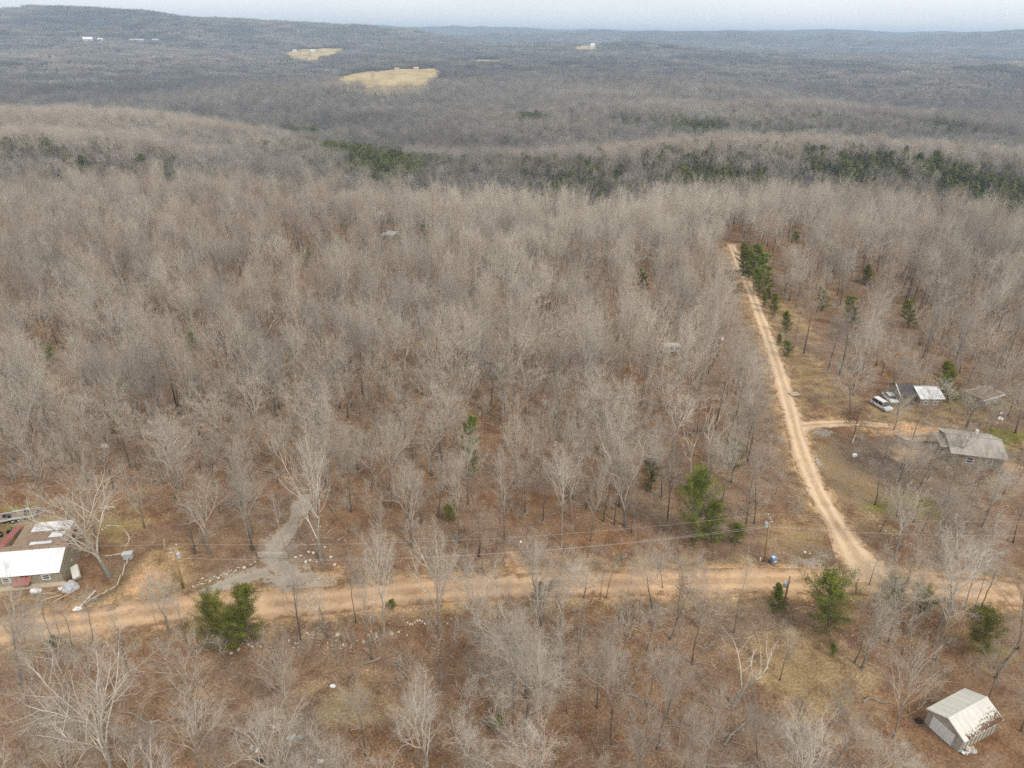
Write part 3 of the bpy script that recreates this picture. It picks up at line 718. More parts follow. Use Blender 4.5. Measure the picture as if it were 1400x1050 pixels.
# flatbed trailer and machinery
A = G(3, 713); B = G(50, 705); a = wang(A, B); p = loc(26, 709)
r = thing('flatbed_trailer', 'grey flatbed trailer loaded with dark junk at the left edge of the yard', 'trailer', p, a)
MB().box((0, 0, .72), (5.4, 2.1, .1)).obj('deck', M_GREYWOOD, r)
for s in (-1, 1):
    MB().box((0, s * 1.08, .74), (5.5, .1, .22)).obj('side_rail', M_STEEL, r)
    for x_ in (-.55, .35):
        q = MB().tube([(x_, s * 1.2, .36), (x_, s * .98, .36)], .36, 14).obj('wheel', M_DARK, r); MB().tube([(x_, s * 1.215, .36), (x_, s * 1.19, .36)], .17, 10).obj('rim', M_STEEL, q)
    MB().box((-.1, s * 1.1, .86), (1.8, .3, .06)).obj('mudguard', M_STEEL, r)
MB().tube([(2.7, .8, .7), (3.9, 0, .62)], .06, 6).tube([(2.7, -.8, .7), (3.9, 0, .62)], .06, 6).tube([(3.8, 0, .1), (3.8, 0, .8)], .04, 6).obj('drawbar', M_STEEL, r)
def junk(name, label, p, a, seed, colours, n, ext, z0=0, cat='junk'):
    rs = random.Random(seed); r = thing(name, label, cat, p, a)
    for k in range(n):
        c = (rs.uniform(-ext[0], ext[0]), rs.uniform(-ext[1], ext[1]), z0 + rs.uniform(.15, .4)); m = rs.choice(colours)
        if k % 3 == 0: MB().tube([(c[0], c[1] - .12, c[2]), (c[0], c[1] + .12, c[2])], rs.uniform(.22, .36), 12).obj('wheel', M_DARK, r)
        elif k % 3 == 1: MB().box(c, (rs.uniform(.4, .9), rs.uniform(.3, .6), rs.uniform(.3, .6)), rs.uniform(0, 3)).obj('crate', m, r, .03)
        else: MB().tube([(c[0] - .5, c[1], c[2]), (c[0], c[1] + .1, c[2] + .3), (c[0] + .5, c[1] - .1, c[2] + .1)], .05, 6).obj('bar', m, r)
    return r
junk('junk_pile', 'dark tangle of wheels and boxes piled on the flatbed trailer', p + Vector((0, 0, .78)), a, 4, [M_DARK, M_STEEL, M_DARK], 9, (1.9, .6))
p = loc(17, 730); junk('machinery', 'dark old machine parts lying left of the red garden tractor', p + Vector((-1.2, -.2, 0)), .3, 8, [M_DARK, M_RUST, M_STEEL], 8, (1.3, .5), cat='machinery')
p = loc(25, 727); r = thing('garden_tractor', 'small red garden tractor parked between trailer and house', 'tractor', p, .5)
MB().box((.45, 0, .62), (.8, .5, .38)).obj('bonnet', M_RED, r, .06); MB().box((-.3, 0, .46), (.9, .62, .14)).obj('chassis', M_RED, r); MB().box((-.45, 0, .75), (.42, .45, .1)).box((-.66, 0, .93), (.08, .45, .36)).obj('seat', M_DARK, r)
MB().tube([(.05, 0, .7), (-.08, 0, .98)], .03, 6).tube([(-.05, -.18, 1.0), (-.13, 0, 1.0), (-.05, .18, 1.0)], .025, 6).obj('steering_wheel', M_DARK, r)
for x_, rad__ in ((.6, .2), (-.5, .3)):
    for s in (-1, 1): MB().tube([(x_, s * .5, rad__), (x_, s * .32, rad__)], rad__, 12).obj('wheel', M_DARK, r)
# fence of rails with the grey box
p = loc(176, 763); r = thing('storage_box', 'grey box standing at the far corner of the low rail fence', 'box', p, .25)
MB().box((0, 0, .45), (1.3, .8, .9)).obj('body', M_TARP, r, .03); MB().poly([(-.72, -.5, .88), (-.72, .5, .88), (-.72, .5, 1.0), (-.72, -.5, 1.15)], (1.44, 0, 0)).obj('lid', M_STEEL, r)
def rail_fence(label, pts, seed, th=.075):
    rs = random.Random(seed); P = [loc(*q) for q in pts]; r = thing('rail_fence', label, 'fence', P[0], 0, 'low rail fences round the left yard'); o0 = P[0]
    for i, q in enumerate(P): MB().tube([q - o0 - Vector((0, 0, .1)), q - o0 + Vector((.03, 0, .75))], .08, 6).obj('post', M_GREYWOOD, r)
    for q0, q1 in zip(P[:-1], P[1:]):
        for z_ in (.3, .62): MB().tube([q0 - o0 + Vector((-.1, .05, z_)), (q0 + q1) / 2 - o0 + Vector((0, rs.uniform(-.1, .1), z_ - .04)), q1 - o0 + Vector((.1, .05, z_ + rs.uniform(-.15, .1)))], [th, th * .9, th], 6).obj('rail', M_PALEWOOD if z_ > .5 else M_GREYWOOD, r)
rail_fence('weathered rail fence between the spreading tree and the grey box', [(144, 765), (155, 763), (168, 761), (175, 760)], 1)
rail_fence('weathered rail fence running down from the grey box towards the road', [(178, 762), (173, 775), (167, 791), (160, 804)], 2)
rail_fence('low leaning rail fence along the road below the tarp heap', [(160, 806), (150, 811), (139, 817), (126, 824), (116, 830)], 3)
p0 = loc(108, 832); p1 = loc(132, 812)
tag(MB().tube([Vector((0, 0, .1)), (p1 - p0) / 2 + Vector((0, 0, .4)), p1 - p0 + Vector((0, 0, .6))], [.08, .07, .06], 7).obj('white_pole', M_WHITE), 'long white pole leaning on the brush below the tarp heap', 'pole').location = p0
lump('white_sack', 'crumpled white sack at the lower end of the white pole', 'sack', loc(106, 833), .6, .4, .35, M_WHITE, 9)
p = loc(148, 695); r = thing('board_stack', 'pale boards dropped crosswise on the grass beyond the stone edging', 'boards', p, .1)
for k in range(5): MB().box((rng.normal(0, .5), rng.normal(0, .25), .04 + .05 * k), (2.2, .16, .04), rng.normal(0, .5)).obj('board', M_PALEWOOD, r)

# utility poles
def pole(label, base, top, hh, arm=True, tr=True, side=1):
    p = loc(*base); X, Z = onplaneY(*top, p.y); h = Z - p.z if hh is None else hh
    r = thing('utility_pole', label, 'utility pole', p, 0, 'utility poles along the road'); r.rotation_euler = (0, math.atan((X - p.x) / h), 0)
    MB().tube([(0, 0, -.2), (0, 0, h * .5), (0, 0, h)], [.17, .145, .11], 9).obj('pole', M_POLEWOOD, r, smooth=True)
    if arm:
        MB().box((0, -.13, h - .35), (.12, .1, 2.0), 0, 0, math.pi / 2).obj('crossarm', M_GREYWOOD, r)
        MB().tube([(0, -.8, h - .4), (0, -.05, h - 1.1)], .03, 5).tube([(0, .6, h - .4), (0, -.05, h - 1.1)], .03, 5).obj('brace', M_STEEL, r)
        for s in (-.95, 0, .8): MB().tube([(0, s, h - .3), (0, s, h - .18), (0, s, h - .08)], [.05, .09, .04], 8).obj('insulator', M_WHITE, r)
    if tr:
        q = MB().tube([(side * .42, 0, h - 1.9), (side * .42, 0, h - 1.82), (side * .42, 0, h - 1.1), (side * .42, 0, h - 1.0)], [.22, .27, .27, .12], 12).obj('transformer', M_STEEL, r)
        MB().tube([(side * .42, .1, h - 1.0), (side * .42, .1, h - .8)], .05, 6).obj('bushing', M_WHITE, q)
        MB().box((side * .16, 0, h - 1.4), (.3, .08, .3)).obj('bracket', M_STEEL, r)
        MB().tube([(-side * .12, -.12, h - .4), (-side * .15, -.14, h - 1.0)], .06, 6).obj('cutout', M_WHITE, r)
    top_ = p + Vector(((X - p.x), 0, h)); return top_
W1 = pole('wooden utility pole with crossarm and grey transformer left of the gravel drive', (251, 804), (237, 748), None, side=1)
W2 = pole('tall wooden utility pole with transformer standing beside the blue bin', (1045, 768), (1053, 706), None, side=-1)
W3 = pole('shorter utility pole with transformer standing in front of the small cedar', (1070, 834), (1080, 788), None, False, side=-1)
p = loc(1362, 590); r = thing('yard_light', 'thin yard light pole with white lamp head behind the grey shingled house', 'light pole', p)
MB().tube([(0, 0, 0), (0, 0, 4.4)], [.09, .06], 7).obj('pole', M_POLEWOOD, r); MB().tube([(0, 0, 4.2), (-.5, -.1, 4.5)], .03, 6).tube([(0, 0, 4.2), (.6, 0, 4.6)], .03, 6).obj('arm', M_STEEL, r)
MB().tube([(-.5, -.1, 4.4), (-.62, -.12, 4.62)], [.25, .12], 9).obj('lamp_head', M_WHITE, r)
def wire(label, a, b, sag, r=.010):
    a, b = Vector(a), Vector(b); pts = [a.lerp(b, k / 24) - Vector((0, 0, sag * 4 * (k / 24) * (1 - k / 24))) - a for k in range(25)]
    q = MB().tube(pts, r, 4).obj('power_line', M_STEEL); q.location = a; tag(q, label, 'power line', 'power lines along the road')
RX = Vector((W2.x + 75, W2.y + 1.0, W2.z + .3)); LX = Vector((W1.x - 60, W1.y + 2, W1.z))
wire('upper power line strung between the gravel drive pole and the blue bin pole', W1 + Vector((0, .8, -.1)), W2 + Vector((0, .8, -.1)), 2.0)
wire('lower power line strung between the gravel drive pole and the blue bin pole', W1 + Vector((0, -.9, -1.2)), W2 + Vector((0, -.9, -1.2)), 2.3, .012)
wire('upper power line running right from the blue bin pole', W2 + Vector((0, .8, -.1)), RX + Vector((0, .8, 0)), 1.6)
wire('lower power line running right from the blue bin pole', W2 + Vector((0, -.9, -1.2)), RX + Vector((0, -.9, -1.2)), 1.8, .012)
wire('power line running left from the gravel drive pole', W1 + Vector((0, .8, -.1)), LX + Vector((0, .8, 0)), 1.4)
wire('short service line from the blue bin pole to the pole below the road', W2 + Vector((0, 0, -1)), W3 + Vector((0, 0, -.2)), .3)
wire('long service line sloping left from the blue bin pole over the pine', W2 + Vector((0, 0, -1.6)), Vector((LX.x + 75, LX.y - 4, 7.0)), 1.6)

# blue bin, small marker, litter
p = loc(1056, 770); r = thing('rubbish_bin', 'blue grey wheeled rubbish bin with white label standing by the utility pole', 'bin', p, .2)
MB().poly([(-.34, -.4, .1), (.34, -.4, .1), (.42, -.5, 1.15), (-.42, -.5, 1.15)], (0, .8, 0)).obj('body', M_BLUE, r, .03)
MB().poly([(-.46, -.52, 1.15), (.46, -.52, 1.15), (.46, .42, 1.22), (-.46, .42, 1.22)], (0, 0, .07)).obj('lid', M_BLUE, r); MB().box((.08, -.49, .7), (.36, .04, .3)).obj('label_plate', M_WHITE, r)
MB().box((-.1, -.1, 1.31), (.4, .3, .06), .3).obj('sticker', M_WHITE, r)
for s in (-1, 1): MB().tube([(s * .38, .42, .14), (s * .28, .42, .14)], .14, 10).obj('wheel', M_DARK, r)
tag(MB().box((0, 0, .35), (.14, .08, .7)).obj('marker_post', M_WHITE), 'small white marker post left of the blue bin', 'marker').location = loc(1039, 767)
LIT = [((396, 1009), 'large white bag in the litter below the boulder heap'), ((402, 1006), 'small white scrap topmost in the litter'), ((410, 1008), 'blue white bag rightmost in the litter'), ((404, 1012), 'grey scrap lowest in the litter'), ((455, 938), 'lone white scrap above the open grass'),
       ((352, 1026), 'grey tub lying left of the litter'), ((357, 1040), 'dark tub near the bottom edge left of the litter'), ((344, 1022), 'pale scrap beside the grey tub'), ((438, 1041), 'pale rag near the bottom edge'), ((712, 741), 'white scrap above the short dirt track')]
for n_, (q, lab) in enumerate(LIT): lump('litter', lab, 'litter', loc(*q), .38 if n_ % 2 == 0 else .22, .26, .22, [M_WHITE, M_WHITE, M_TARP, M_STEEL][n_ % 4] if 'dark' not in lab else M_DARK, 30 + n_, 'litter on the leaf-covered ground')

# gate at the gravel drive
A = loc(354, 763); B = loc(394, 764); r = thing('field_gate', 'low pale metal gate closed across the grey gravel drive', 'gate', A); d = B - A
for z_ in (.25, .5, .75, 1.0, 1.2): MB().tube([(0, 0, z_), (d.x, d.y, z_)], .03, 6).obj('rail', M_CREAM, r)
for u_ in (0, .5, 1): MB().tube([(d.x * u_, d.y * u_, .2), (d.x * u_, d.y * u_, 1.22)], .035, 6).obj('upright', M_CREAM, r)
for u_ in (-.02, 1.02): MB().tube([(d.x * u_, d.y * u_, -.1), (d.x * u_, d.y * u_, 1.45)], .09, 7).obj('post', M_GREYWOOD, r)

# rocks, each its own object
ROCKS = []
for k in range(5):
    bm = bmesh.new(); bmesh.ops.create_icosphere(bm, subdivisions=2, radius=1); rs = random.Random(k)
    s = (1, rs.uniform(.6, .9), rs.uniform(.45, .7)); pl = [(Vector((rs.gauss(0, 1), rs.gauss(0, 1), rs.gauss(0, 1))).normalized(), rs.uniform(.6, .85)) for _ in range(7)]
    for v in bm.verts:
        for nn, dd in pl:
            q = v.co.dot(nn)
            if q > dd: v.co -= nn * (q - dd) * .9
        v.co = Vector((v.co.x * s[0], v.co.y * s[1], v.co.z * s[2]))
    for m_ in (M_ROCK, M_WHITEROCK):
        me = bpy.data.meshes.new('rock'); bm.to_mesh(me); me.materials.append(m_); ROCKS.append(me)
    bm.free()
def ordinal(i):
    W_ = 'first second third fourth fifth sixth seventh eighth ninth tenth eleventh twelfth thirteenth fourteenth fifteenth sixteenth seventeenth eighteenth nineteenth twentieth'.split()
    if i < 20: return W_[i]
    return 'twenty-' + W_[i - 20] if i < 29 else 'thirty-' + W_[i - 30] if 30 <= i < 39 else 'thirtieth' if i == 29 else f'{i + 1}th'
def rocks(pts, name, lab, group, white, seed):
    rs = random.Random(seed)
    for i, (px, py, rpx) in enumerate(sorted(pts)):
        me = ROCKS[rs.randrange(5) * 2 + (1 if white else 0)]; p = loc(px, py); r_ = rpx / 933 * proj(*p)[2] * .86
        o = link(name, me); o.location = (p.x, p.y, p.z + r_ * .08); o.rotation_euler = (rs.uniform(-.2, .2), rs.uniform(-.2, .2), rs.uniform(0, 6)); o.scale = (r_, r_, r_)
        tag(o, f'{ordinal(i)} from the left, {lab}', 'rock', group)
rs = random.Random(11)
heap = [(462, 868, 4.6), (504, 869, 4.2), (514, 867, 3.6), (535, 867, 4.5), (497, 878, 3.6), (326, 888, 5), (340, 881, 3.4), (352, 873, 3), (345, 884, 3), (316, 893, 3), (308, 885, 2.6), (332, 879, 2.6), (356, 884, 2.6), (438, 862, 2), (420, 866, 4), (412, 872, 3), (427, 872, 3), (404, 880, 2.6), (395, 876, 2.6)]
heap += [(rs.uniform(443, 500), rs.uniform(875, 889), rs.uniform(1.3, 2.3)) for _ in range(22)] + [(rs.uniform(500, 570), rs.uniform(862, 884), rs.uniform(1.3, 2.8)) for _ in range(12)] + [(rs.uniform(400, 440), rs.uniform(862, 886), rs.uniform(1.2, 2.4)) for _ in range(10)]
rocks(heap, 'boulder', 'grey limestone boulder in the heap below the road', 'boulders heaped below the road', False, 1)
rocks([(557 + k * 3.4, 851 + 3 * math.sin(k), 2.2) for k in range(8)] + [(612, 853, 2), (617, 846, 1.6)], 'stone', 'pale stone in the short row right of the boulder heap', 'pale stones right of the heap', True, 2)
drv = [(264 + k * 2.9, 802 - k * 1.15 + 2 * math.sin(k * 1.7), 1.5 + .9 * ((k * 7) % 4 == 0)) for k in range(23)] + [(277, 791, 2.4), (334, 776, 3.2), (343, 772, 2), (349, 768, 1.8)]
rocks(drv, 'stone', 'white stone in the row along the gravel apron', 'white stones along the gravel apron', True, 3)
rocks([(404, 762, 3.2), (411, 760, 2.4), (422, 755, 3), (429, 756, 3.2), (452, 762, 3), (444, 748, 2), (424, 766, 2.6), (433, 768, 2), (452, 752, 1.5), (418, 768, 3), (427, 739, 1.3), (438, 720, 1.4), (458, 772, 3)], 'rock', 'white rock clustered right of the gate on the gravel drive', 'white rocks right of the gate', True, 4)
arc = [(150 + k * 1.9, 718.5 + .02 * k * k, 1.3) for k in range(9)] + [(167 + 4.6 * math.sin(k * .26) * 2.1, 722 + k * 2.4, 1.5) for k in range(1, 11)] + [(144, 722, 2), (140, 724, 2.2), (147, 719, 2)] + [(224 + .2 * k, 738 + k * 2.4, 1.1) for k in range(5)]
rocks(arc, 'edging_stone', 'pale stone in the curved garden edging', 'stones of the curved edging', True, 5)
ln_ = [(1186, 694, 1.2), (1189, 701, 1.2), (1194, 706, 1.8), (1199, 713, 1.2), (1203, 719, 1.6), (1210, 726, 1.7), (1216, 729, 1.8), (1221, 732, 1.2), (1226, 736, 1.2), (1238, 740, 1.6), (1245, 743, 1.4), (1273, 755, 1.6), (1279, 757, 1.4), (1294, 761, 2.4), (1300, 764, 2.2), (1306, 766, 1.8)]
rocks(ln_, 'edging_stone', 'pale stone in the line below the green grass patch', 'stones of the straight edging', True, 6)
rocks([(rs.uniform(1102, 1122), rs.uniform(600, 640), rs.uniform(1, 2)) for _ in range(14)] + [(rs.uniform(1112, 1140), rs.uniform(586, 592), 1.3) for _ in range(6)] + [(1100, 755, 2.6), (1107, 757, 2), (1168, 623, 1.5)], 'stone', 'pale broken stone at the inside of the side road fork', 'broken stones at the fork', True, 7)

# tan metal garage, lower right
Aq = G(1269, 969, 2.3); Bq = G(1319, 1013, 2.3); a = wang(Aq, Bq); fw = float(np.linalg.norm(Bq - Aq)); 
t = thing('garage', 'small tan metal garage with white door and fallen leaves on its cream roof', 'garage', (Aq[0], Aq[1], zg(Aq)), a)
D_ = 6.6; he, hr = 2.3, 3.4                               # local x across the front, y to the back
MB().poly([(.1, .1, -.2), (fw - .1, .1, -.2), (fw - .1, .1, he), (fw / 2, .1, hr), (.1, .1, he)], (0, D_ - .2, 0)).obj('wall', M_TANMETAL, t)
for k in range(9): MB().box((.06, D_ / 9 * (k + .5), he / 2), (.05, .06, he)).obj('wall_rib', M_TANMETAL, t); MB().box((fw - .06, D_ / 9 * (k + .5), he / 2), (.05, .06, he)).obj('wall_rib', M_TANMETAL, t)
for s in (0, 1):
    x0 = -.12 if s == 0 else fw + .12; z0 = he - .12 * (hr - he) / (fw / 2)
    roof_panels(t, (x0, -.12, z0), (x0, D_ + .12, z0), ((fw / 2 - x0), 0, hr - z0), 7, M_CREAM, .05, rib=False)
MB().poly([(fw / 2 - .2, -.14, hr + .0), (fw / 2, -.14, hr + .09), (fw / 2 + .2, -.14, hr + .0), (fw / 2, -.14, hr + .03)], (0, D_ + .28, 0)).obj('ridge_cap', M_CREAM, t)
MB().poly([(-.14, -.13, he - .16), (fw / 2, -.13, hr - .06), (fw + .14, -.13, he - .16), (fw + .14, -.13, he - .04), (fw / 2, -.13, hr + .06), (-.14, -.13, he - .04)], (0, -.04, 0)).obj('trim', M_CREAM, t)
dr = MB().box((fw * .47, .08, 1.0), (2.75, .06, 1.95)).obj('garage_door', M_WHITE, t)
for k in range(4): MB().box((fw * .47, .035, .30 + .48 * k), (2.68, .04, .44)).obj('door_panel', M_CARWHITE, dr)
MB().box((fw * .47 - 1.45, .05, 1.0), (.1, .12, 2.05)).box((fw * .47 + 1.45, .05, 1.0), (.1, .12, 2.05)).box((fw * .47, .05, 2.05), (3.0, .12, .1)).obj('door_frame', M_TANMETAL, t)
# fallen leaves on the garage roof
g = Geo(); rs_ = np.random.default_rng(3); N_ = 900
u_ = 1 - np.abs(rs_.normal(0, .22, N_)); v_ = 1 - np.abs(rs_.normal(0, .30, N_)); sel = rs_.random(N_) < .4; v_ = np.where(sel, rs_.random(N_), v_); u_ = np.where(sel, 1 - np.abs(rs_.normal(0, .10, N_)), u_)
u_ = np.clip(u_, .05, 1.0); v_ = np.clip(v_, .1, 1.0); lx = fw / 2 + u_ * (fw / 2 + .08); ly = v_ * D_; lz = hr - u_ * (hr - he) + .05 - .02
P0 = np.stack([lx, ly, lz], 1); d_ = nrm(rs_.normal(0, 1, (N_, 3)) * np.array([1, 1, .25])); spikes(g, P0, P0 + d_ * rs_.uniform(.12, .3, (N_, 1)), np.full(N_, .05), np.zeros(N_))
lv = link('fallen_leaves', g.mesh('fallen_leaves', [M_LEAFBROWN])); lv.location = t.location; lv.rotation_euler = t.rotation_euler; tag(lv, 'brown fallen leaves gathered along the lower edge of the garage roof', 'leaves', kind='stuff')
p = loc(1316, 1026); r = thing('scrap_pile', 'pile of pale boards and sheets at the near corner of the tan garage', 'scrap pile', p, .6)
for k in range(9): MB().box((rng.normal(0, .4), rng.normal(0, .3), .08 + .07 * k), (rng.uniform(.5, 1.3), rng.uniform(.2, .6), .05), rng.uniform(0, 3), rng.normal(0, .25)).obj('board', [M_WHITE, M_TARP, M_PALEWOOD][k % 3], r)
lump('white_bucket_heap', 'small white and blue junk right of the board pile by the garage', 'junk', loc(1330, 1027), .5, .35, .3, M_TARP, 77)
lump('tree_stump', 'dark low stump left of the tan garage', 'stump', loc(1256, 986), .45, .4, .4, M_DARK, 78)

# grey shingled house
o = G(1300, 622, 0); A3 = G(1304, 618, 2.6); B3 = G(1369, 626, 2.6); a = wang(A3, B3); L_ = 8.6; Wd = 8.8
t, yr = gable_house('house', 'single storey house with broad grey shingled roof among trees at the right', 'house', A3, a, L_, Wd, 2.6, 4.0, M_SIDING, .5)
for s in (0, 1):
    y0 = -.5 if s == 0 else Wd + .5; z0 = 2.6 - .5 * 1.4 / (Wd / 2) + .05; n_ = 9
    for k in range(n_):
        x0 = -.6 + (L_ + 1.2) * k / n_; x1 = x0 + (L_ + 1.2) / n_ - .02
        MB().poly([(x0, y0, z0), (x1, y0, z0), (x1, Wd / 2, 4.05), (x0, Wd / 2, 4.05)], (0, 0, .08 + .006 * (k % 2))).obj('roof_section', M_SHINGLE, t)
MB().box((L_ / 2, Wd / 2, 4.15), (L_ + 1.2, .3, .07)).obj('ridge_cap', M_SHINGLE, t)
MB().box((-1.1, Wd * .45, 2.75), (1.3, Wd * .62, .12), 0, -.12).obj('porch_roof', M_SHINGLE, t)
window(t, (3.1, 0, 1.3), 1.2, 1.2); window(t, (6.4, 0, 1.4), .9, .8); MB().box((1.6, -.05, 1.0), (.9, .08, 2.0)).obj('door', M_GREYWOOD, t)
MB().tube([(5.6, Wd * .75, 3.4), (5.6, Wd * .75, 4.5)], .28, 10).obj('chimney', M_WHITE, t); MB().tube([(7.6, Wd * .6, 3.4), (7.6, Wd * .6, 4.2)], .12, 8).obj('vent_pipe', M_WHITE, t)
# wooden ramp
A3 = loc(1243, 603); B3 = loc(1292, 604); a = wang(A3, B3); L_ = float((B3 - A3).length)
r = thing('wooden_ramp', 'long pale wooden ramp with railings leading to the grey shingled house', 'ramp', A3, a)
for k in range(14): MB().box((L_ / 14 * (k + .5), 0, .35 + .03 * k), (L_ / 14 - .03, 1.3, .06), 0, -.04).obj('deck_board', M_PALEWOOD, r)
for s in (-.65, .65):
    for k in range(8): MB().box((L_ / 7 * k, s, .6 + .03 * k), (.1, .1, 1.3)).obj('post', M_PALEWOOD, r)
    for z_ in (.75, 1.15): MB().poly([(0, s, z_), (0, s + .06, z_), (0, s + .06, z_ + .12), (0, s, z_ + .12)], (L_, 0, .4)).obj('rail', M_PALEWOOD, r)
MB().box((-.9, 1.1, .35), (1.2, 3.0, .07), .55).obj('landing', M_PALEWOOD, r); MB().box((-1.5, 1.4, .8), (.08, 3.0, .12), .55).obj('rail', M_PALEWOOD, r)
for k in range(3): MB().box((-1.4, 1.9 - k * .9, .5), (.1, .1, 1.0)).obj('post', M_PALEWOOD, r)
# house with white and dark roofs
A3 = G(1259, 546, 2.3); B3 = G(1290, 546, 2.3); a = wang(A3, B3); L_ = float(np.linalg.norm(B3 - A3))
t, yr = gable_house('house', 'low house with white corrugated roof beside a dark shingled wing behind the cars', 'house', A3, a, L_, 6.0, 2.3, 3.5, M_GREYWOOD, .55)
roof_panels(t, (-.2, -.3, 2.3), (L_ + .3, -.3, 2.3), (0, yr + .3, 1.25), 6, M_WHITE); roof_panels(t, (-.2, 6.3, 2.3), (L_ + .3, 6.3, 2.3), (0, yr - 6.3, 1.25), 6, M_WHITE)
window(t, (1.3, 0, 1.3), .9, .8); window(t, (3.4, 0, 1.3), .9, .8)
q = MB().poly([(-3.3, 1.6, 0), (-3.3, 7.0, 0), (-3.3, 7.0, 2.3), (-3.3, 4.3, 3.8), (-3.3, 1.6, 2.3)], (3.2, 0, 0)).obj('wing', M_SIDING, t)
for s in (0, 1): MB().poly([(-3.6, 1.2 if s == 0 else 7.4, 2.15), (-3.6, 4.3, 3.9), (-3.6, 4.3, 4.0), (-3.6, 1.2 if s == 0 else 7.4, 2.25)], (3.6, 0, 0)).obj('wing_roof', M_DARKROOF, q)
MB().poly([(-3.7, 4.2, 3.95), (-3.7, 1.0, 2.15), (-3.7, 1.0, 2.0), (-3.7, 4.2, 3.75)], (-.15, 0, 0)).obj('bargeboard', M_WHITE, t)
# cabin at the right edge
A3 = G(1341, 548, 0); B3 = G(1372, 544, 0); a = wang(G(1345, 546, 2.4), G(1372, 538, 2.4)); L_ = 7.2
t = thing('cabin', 'long low cabin with leaf-covered reddish roof and white edges at the far right', 'cabin', (*G(1344, 547, 2.2), 0), a)
MB().box((L_ / 2, 1.9, 1.0), (L_, 3.6, 2.0)).obj('wall', M_GREYWOOD, t)
for k in range(8): MB().box((L_ / 8 * (k + .5), 1.9, 2.25), (L_ / 8 - .02, 4.2, .1), 0, 0, .07).obj('roof_panel', M_RUST, t)
MB().box((L_ / 2, -.25, 2.1), (L_ + .2, .1, .34)).obj('fascia', M_WHITE, t); MB().box((L_ + .1, 1.9, 2.2), (.1, 4.3, .3)).obj('fascia', M_WHITE, t); MB().box((L_ / 2, 4.0, 2.42), (L_ + .2, .1, .2)).obj('fascia', M_WHITE, t)
window(t, (2, .08, 1.2), .9, .7); window(t, (5, .08, 1.2), .9, .7)
# cars
def car(label, p, rz, suv):
    r = thing('parked_car', label, 'car', p, rz, 'cars parked on the grass'); w = .92
    hh_ = .95; L2 = 2.35 if suv else 2.2
    MB().poly([(-L2, -w, .35), (L2, -w, .35), (L2, -w, .8), (L2 * .92, -w, hh_), (-L2 * .97, -w, hh_), (-L2, -w, .75)], (0, 2 * w, 0)).obj('body', M_CARWHITE, r, .07)
    roofx = (-2.05, .75) if suv else (-1.3, .55); zt = 1.7 if suv else 1.42
    MB().poly([(roofx[0] - (.05 if suv else .5), -w * .9, hh_ - .02), (roofx[1] + .65, -w * .9, hh_ - .02), (roofx[1], -w * .82, zt), (roofx[0] + .1, -w * .82, zt)], (0, 1.76 * w, 0)).obj('cabin_glass', M_GLASS, r, .05)
    MB().box(((roofx[0] + roofx[1]) / 2 + .08, 0, zt + .01), (roofx[1] - roofx[0] - .1, 1.5 * w, .06)).obj('roof', M_CARWHITE, r, .02)
    for s in (-1, 1):
        for x_ in (roofx[0] + .05, -.35, roofx[1] + .3): MB().tube([(x_, s * w * .86, hh_), (x_ - .1 if x_ > 0 else x_, s * w * .80, zt)], .045, 5).obj('pillar', M_CARWHITE, r)
        for x_ in (-L2 * .62, L2 * .62):
            q = MB().tube([(x_, s * (w + .02), .34), (x_, s * (w - .2), .34)], .34, 14).obj('wheel', M_DARK, r); MB().tube([(x_, s * (w + .04), .34), (x_, s * (w + .01), .34)], .19, 10).obj('rim', M_STEEL, q)
        MB().box((L2 - .01, s * .62, .72), (.06, .36, .16)).obj('headlight', M_STEEL, r); MB().box((-L2 + .01, s * .7, .78), (.06, .2, .22)).obj('tail_light', M_RED, r)
        MB().box((roofx[1] + .35, s * (w + .1), 1.0), (.12, .18, .12)).obj('mirror', M_CARWHITE, r)
    MB().box((L2 + .02, 0, .45), (.12, 1.7, .18)).box((-L2 - .02, 0, .45), (.12, 1.7, .18)).obj('bumper', M_STEEL, r); MB().box((-L2 - .05, 0, .62), (.03, .4, .14)).obj('number_plate', M_CREAM, r)
car('white sport utility vehicle parked nearest the driveway', loc(1204, 557), -1.25, True)
car('smaller white car parked behind the white sport utility vehicle', loc(1216, 547), -1.6, False)
# small things by the side road and in the woods
r = thing('wooden_pallet', 'pale wooden pallet lying on the grass beside the tan side road', 'pallet', loc(1086, 540), .2)
for k in range(6): MB().box((-.9 + .36 * k, 0, .3), (.26, 1.7, .06)).obj('board', M_PALEWOOD, r)
for s in (-.7, 0, .7): MB().box((0, s, .15), (2.1, .1, .24)).obj('bearer', M_GREYWOOD, r)
r = thing('shed', 'pale blue grey shed roof showing through the bare upper woods', 'shed', loc(535, 328), -.5)
MB().box((0, 0, 1.1), (4.2, 3.0, 2.2)).obj('wall', M_GREYWOOD, r)
roof_panels(r, (-2.3, -1.7, 2.2), (2.3, -1.7, 2.2), (0, 3.4, .9), 4, M_STEEL); roof_panels(r, (-4.2, -1.5, 1.9), (-2.4, -1.5, 1.9), (0, 2.4, .3), 2, M_TARP)
r = thing('trailer_home', 'small white trailer half hidden in the bare woods left of the side road', 'trailer', loc(916, 482), .05)
MB().box((0, 0, 1.4), (4.6, 2.0, 1.9)).obj('body', M_CREAM, r, .1)
for x_ in (-1.4, 0, 1.4): MB().box((x_, -1.02, 1.6), (.8, .05, .6)).obj('window', M_GLASS, r)
for s in (-1, 1): MB().tube([(0, s * 1.02, .35), (0, s * .8, .35)], .35, 12).obj('wheel', M_DARK, r)
lump('white_drum', 'tiny white drum in the woods just left of the side road', 'drum', loc(986, 464), .7, .5, .6, M_WHITE, 90)
lump('white_rock', 'single white boulder in the bare woods behind the spreading tree', 'rock', loc(143, 611), .8, .5, .6, M_WHITEROCK, 91)
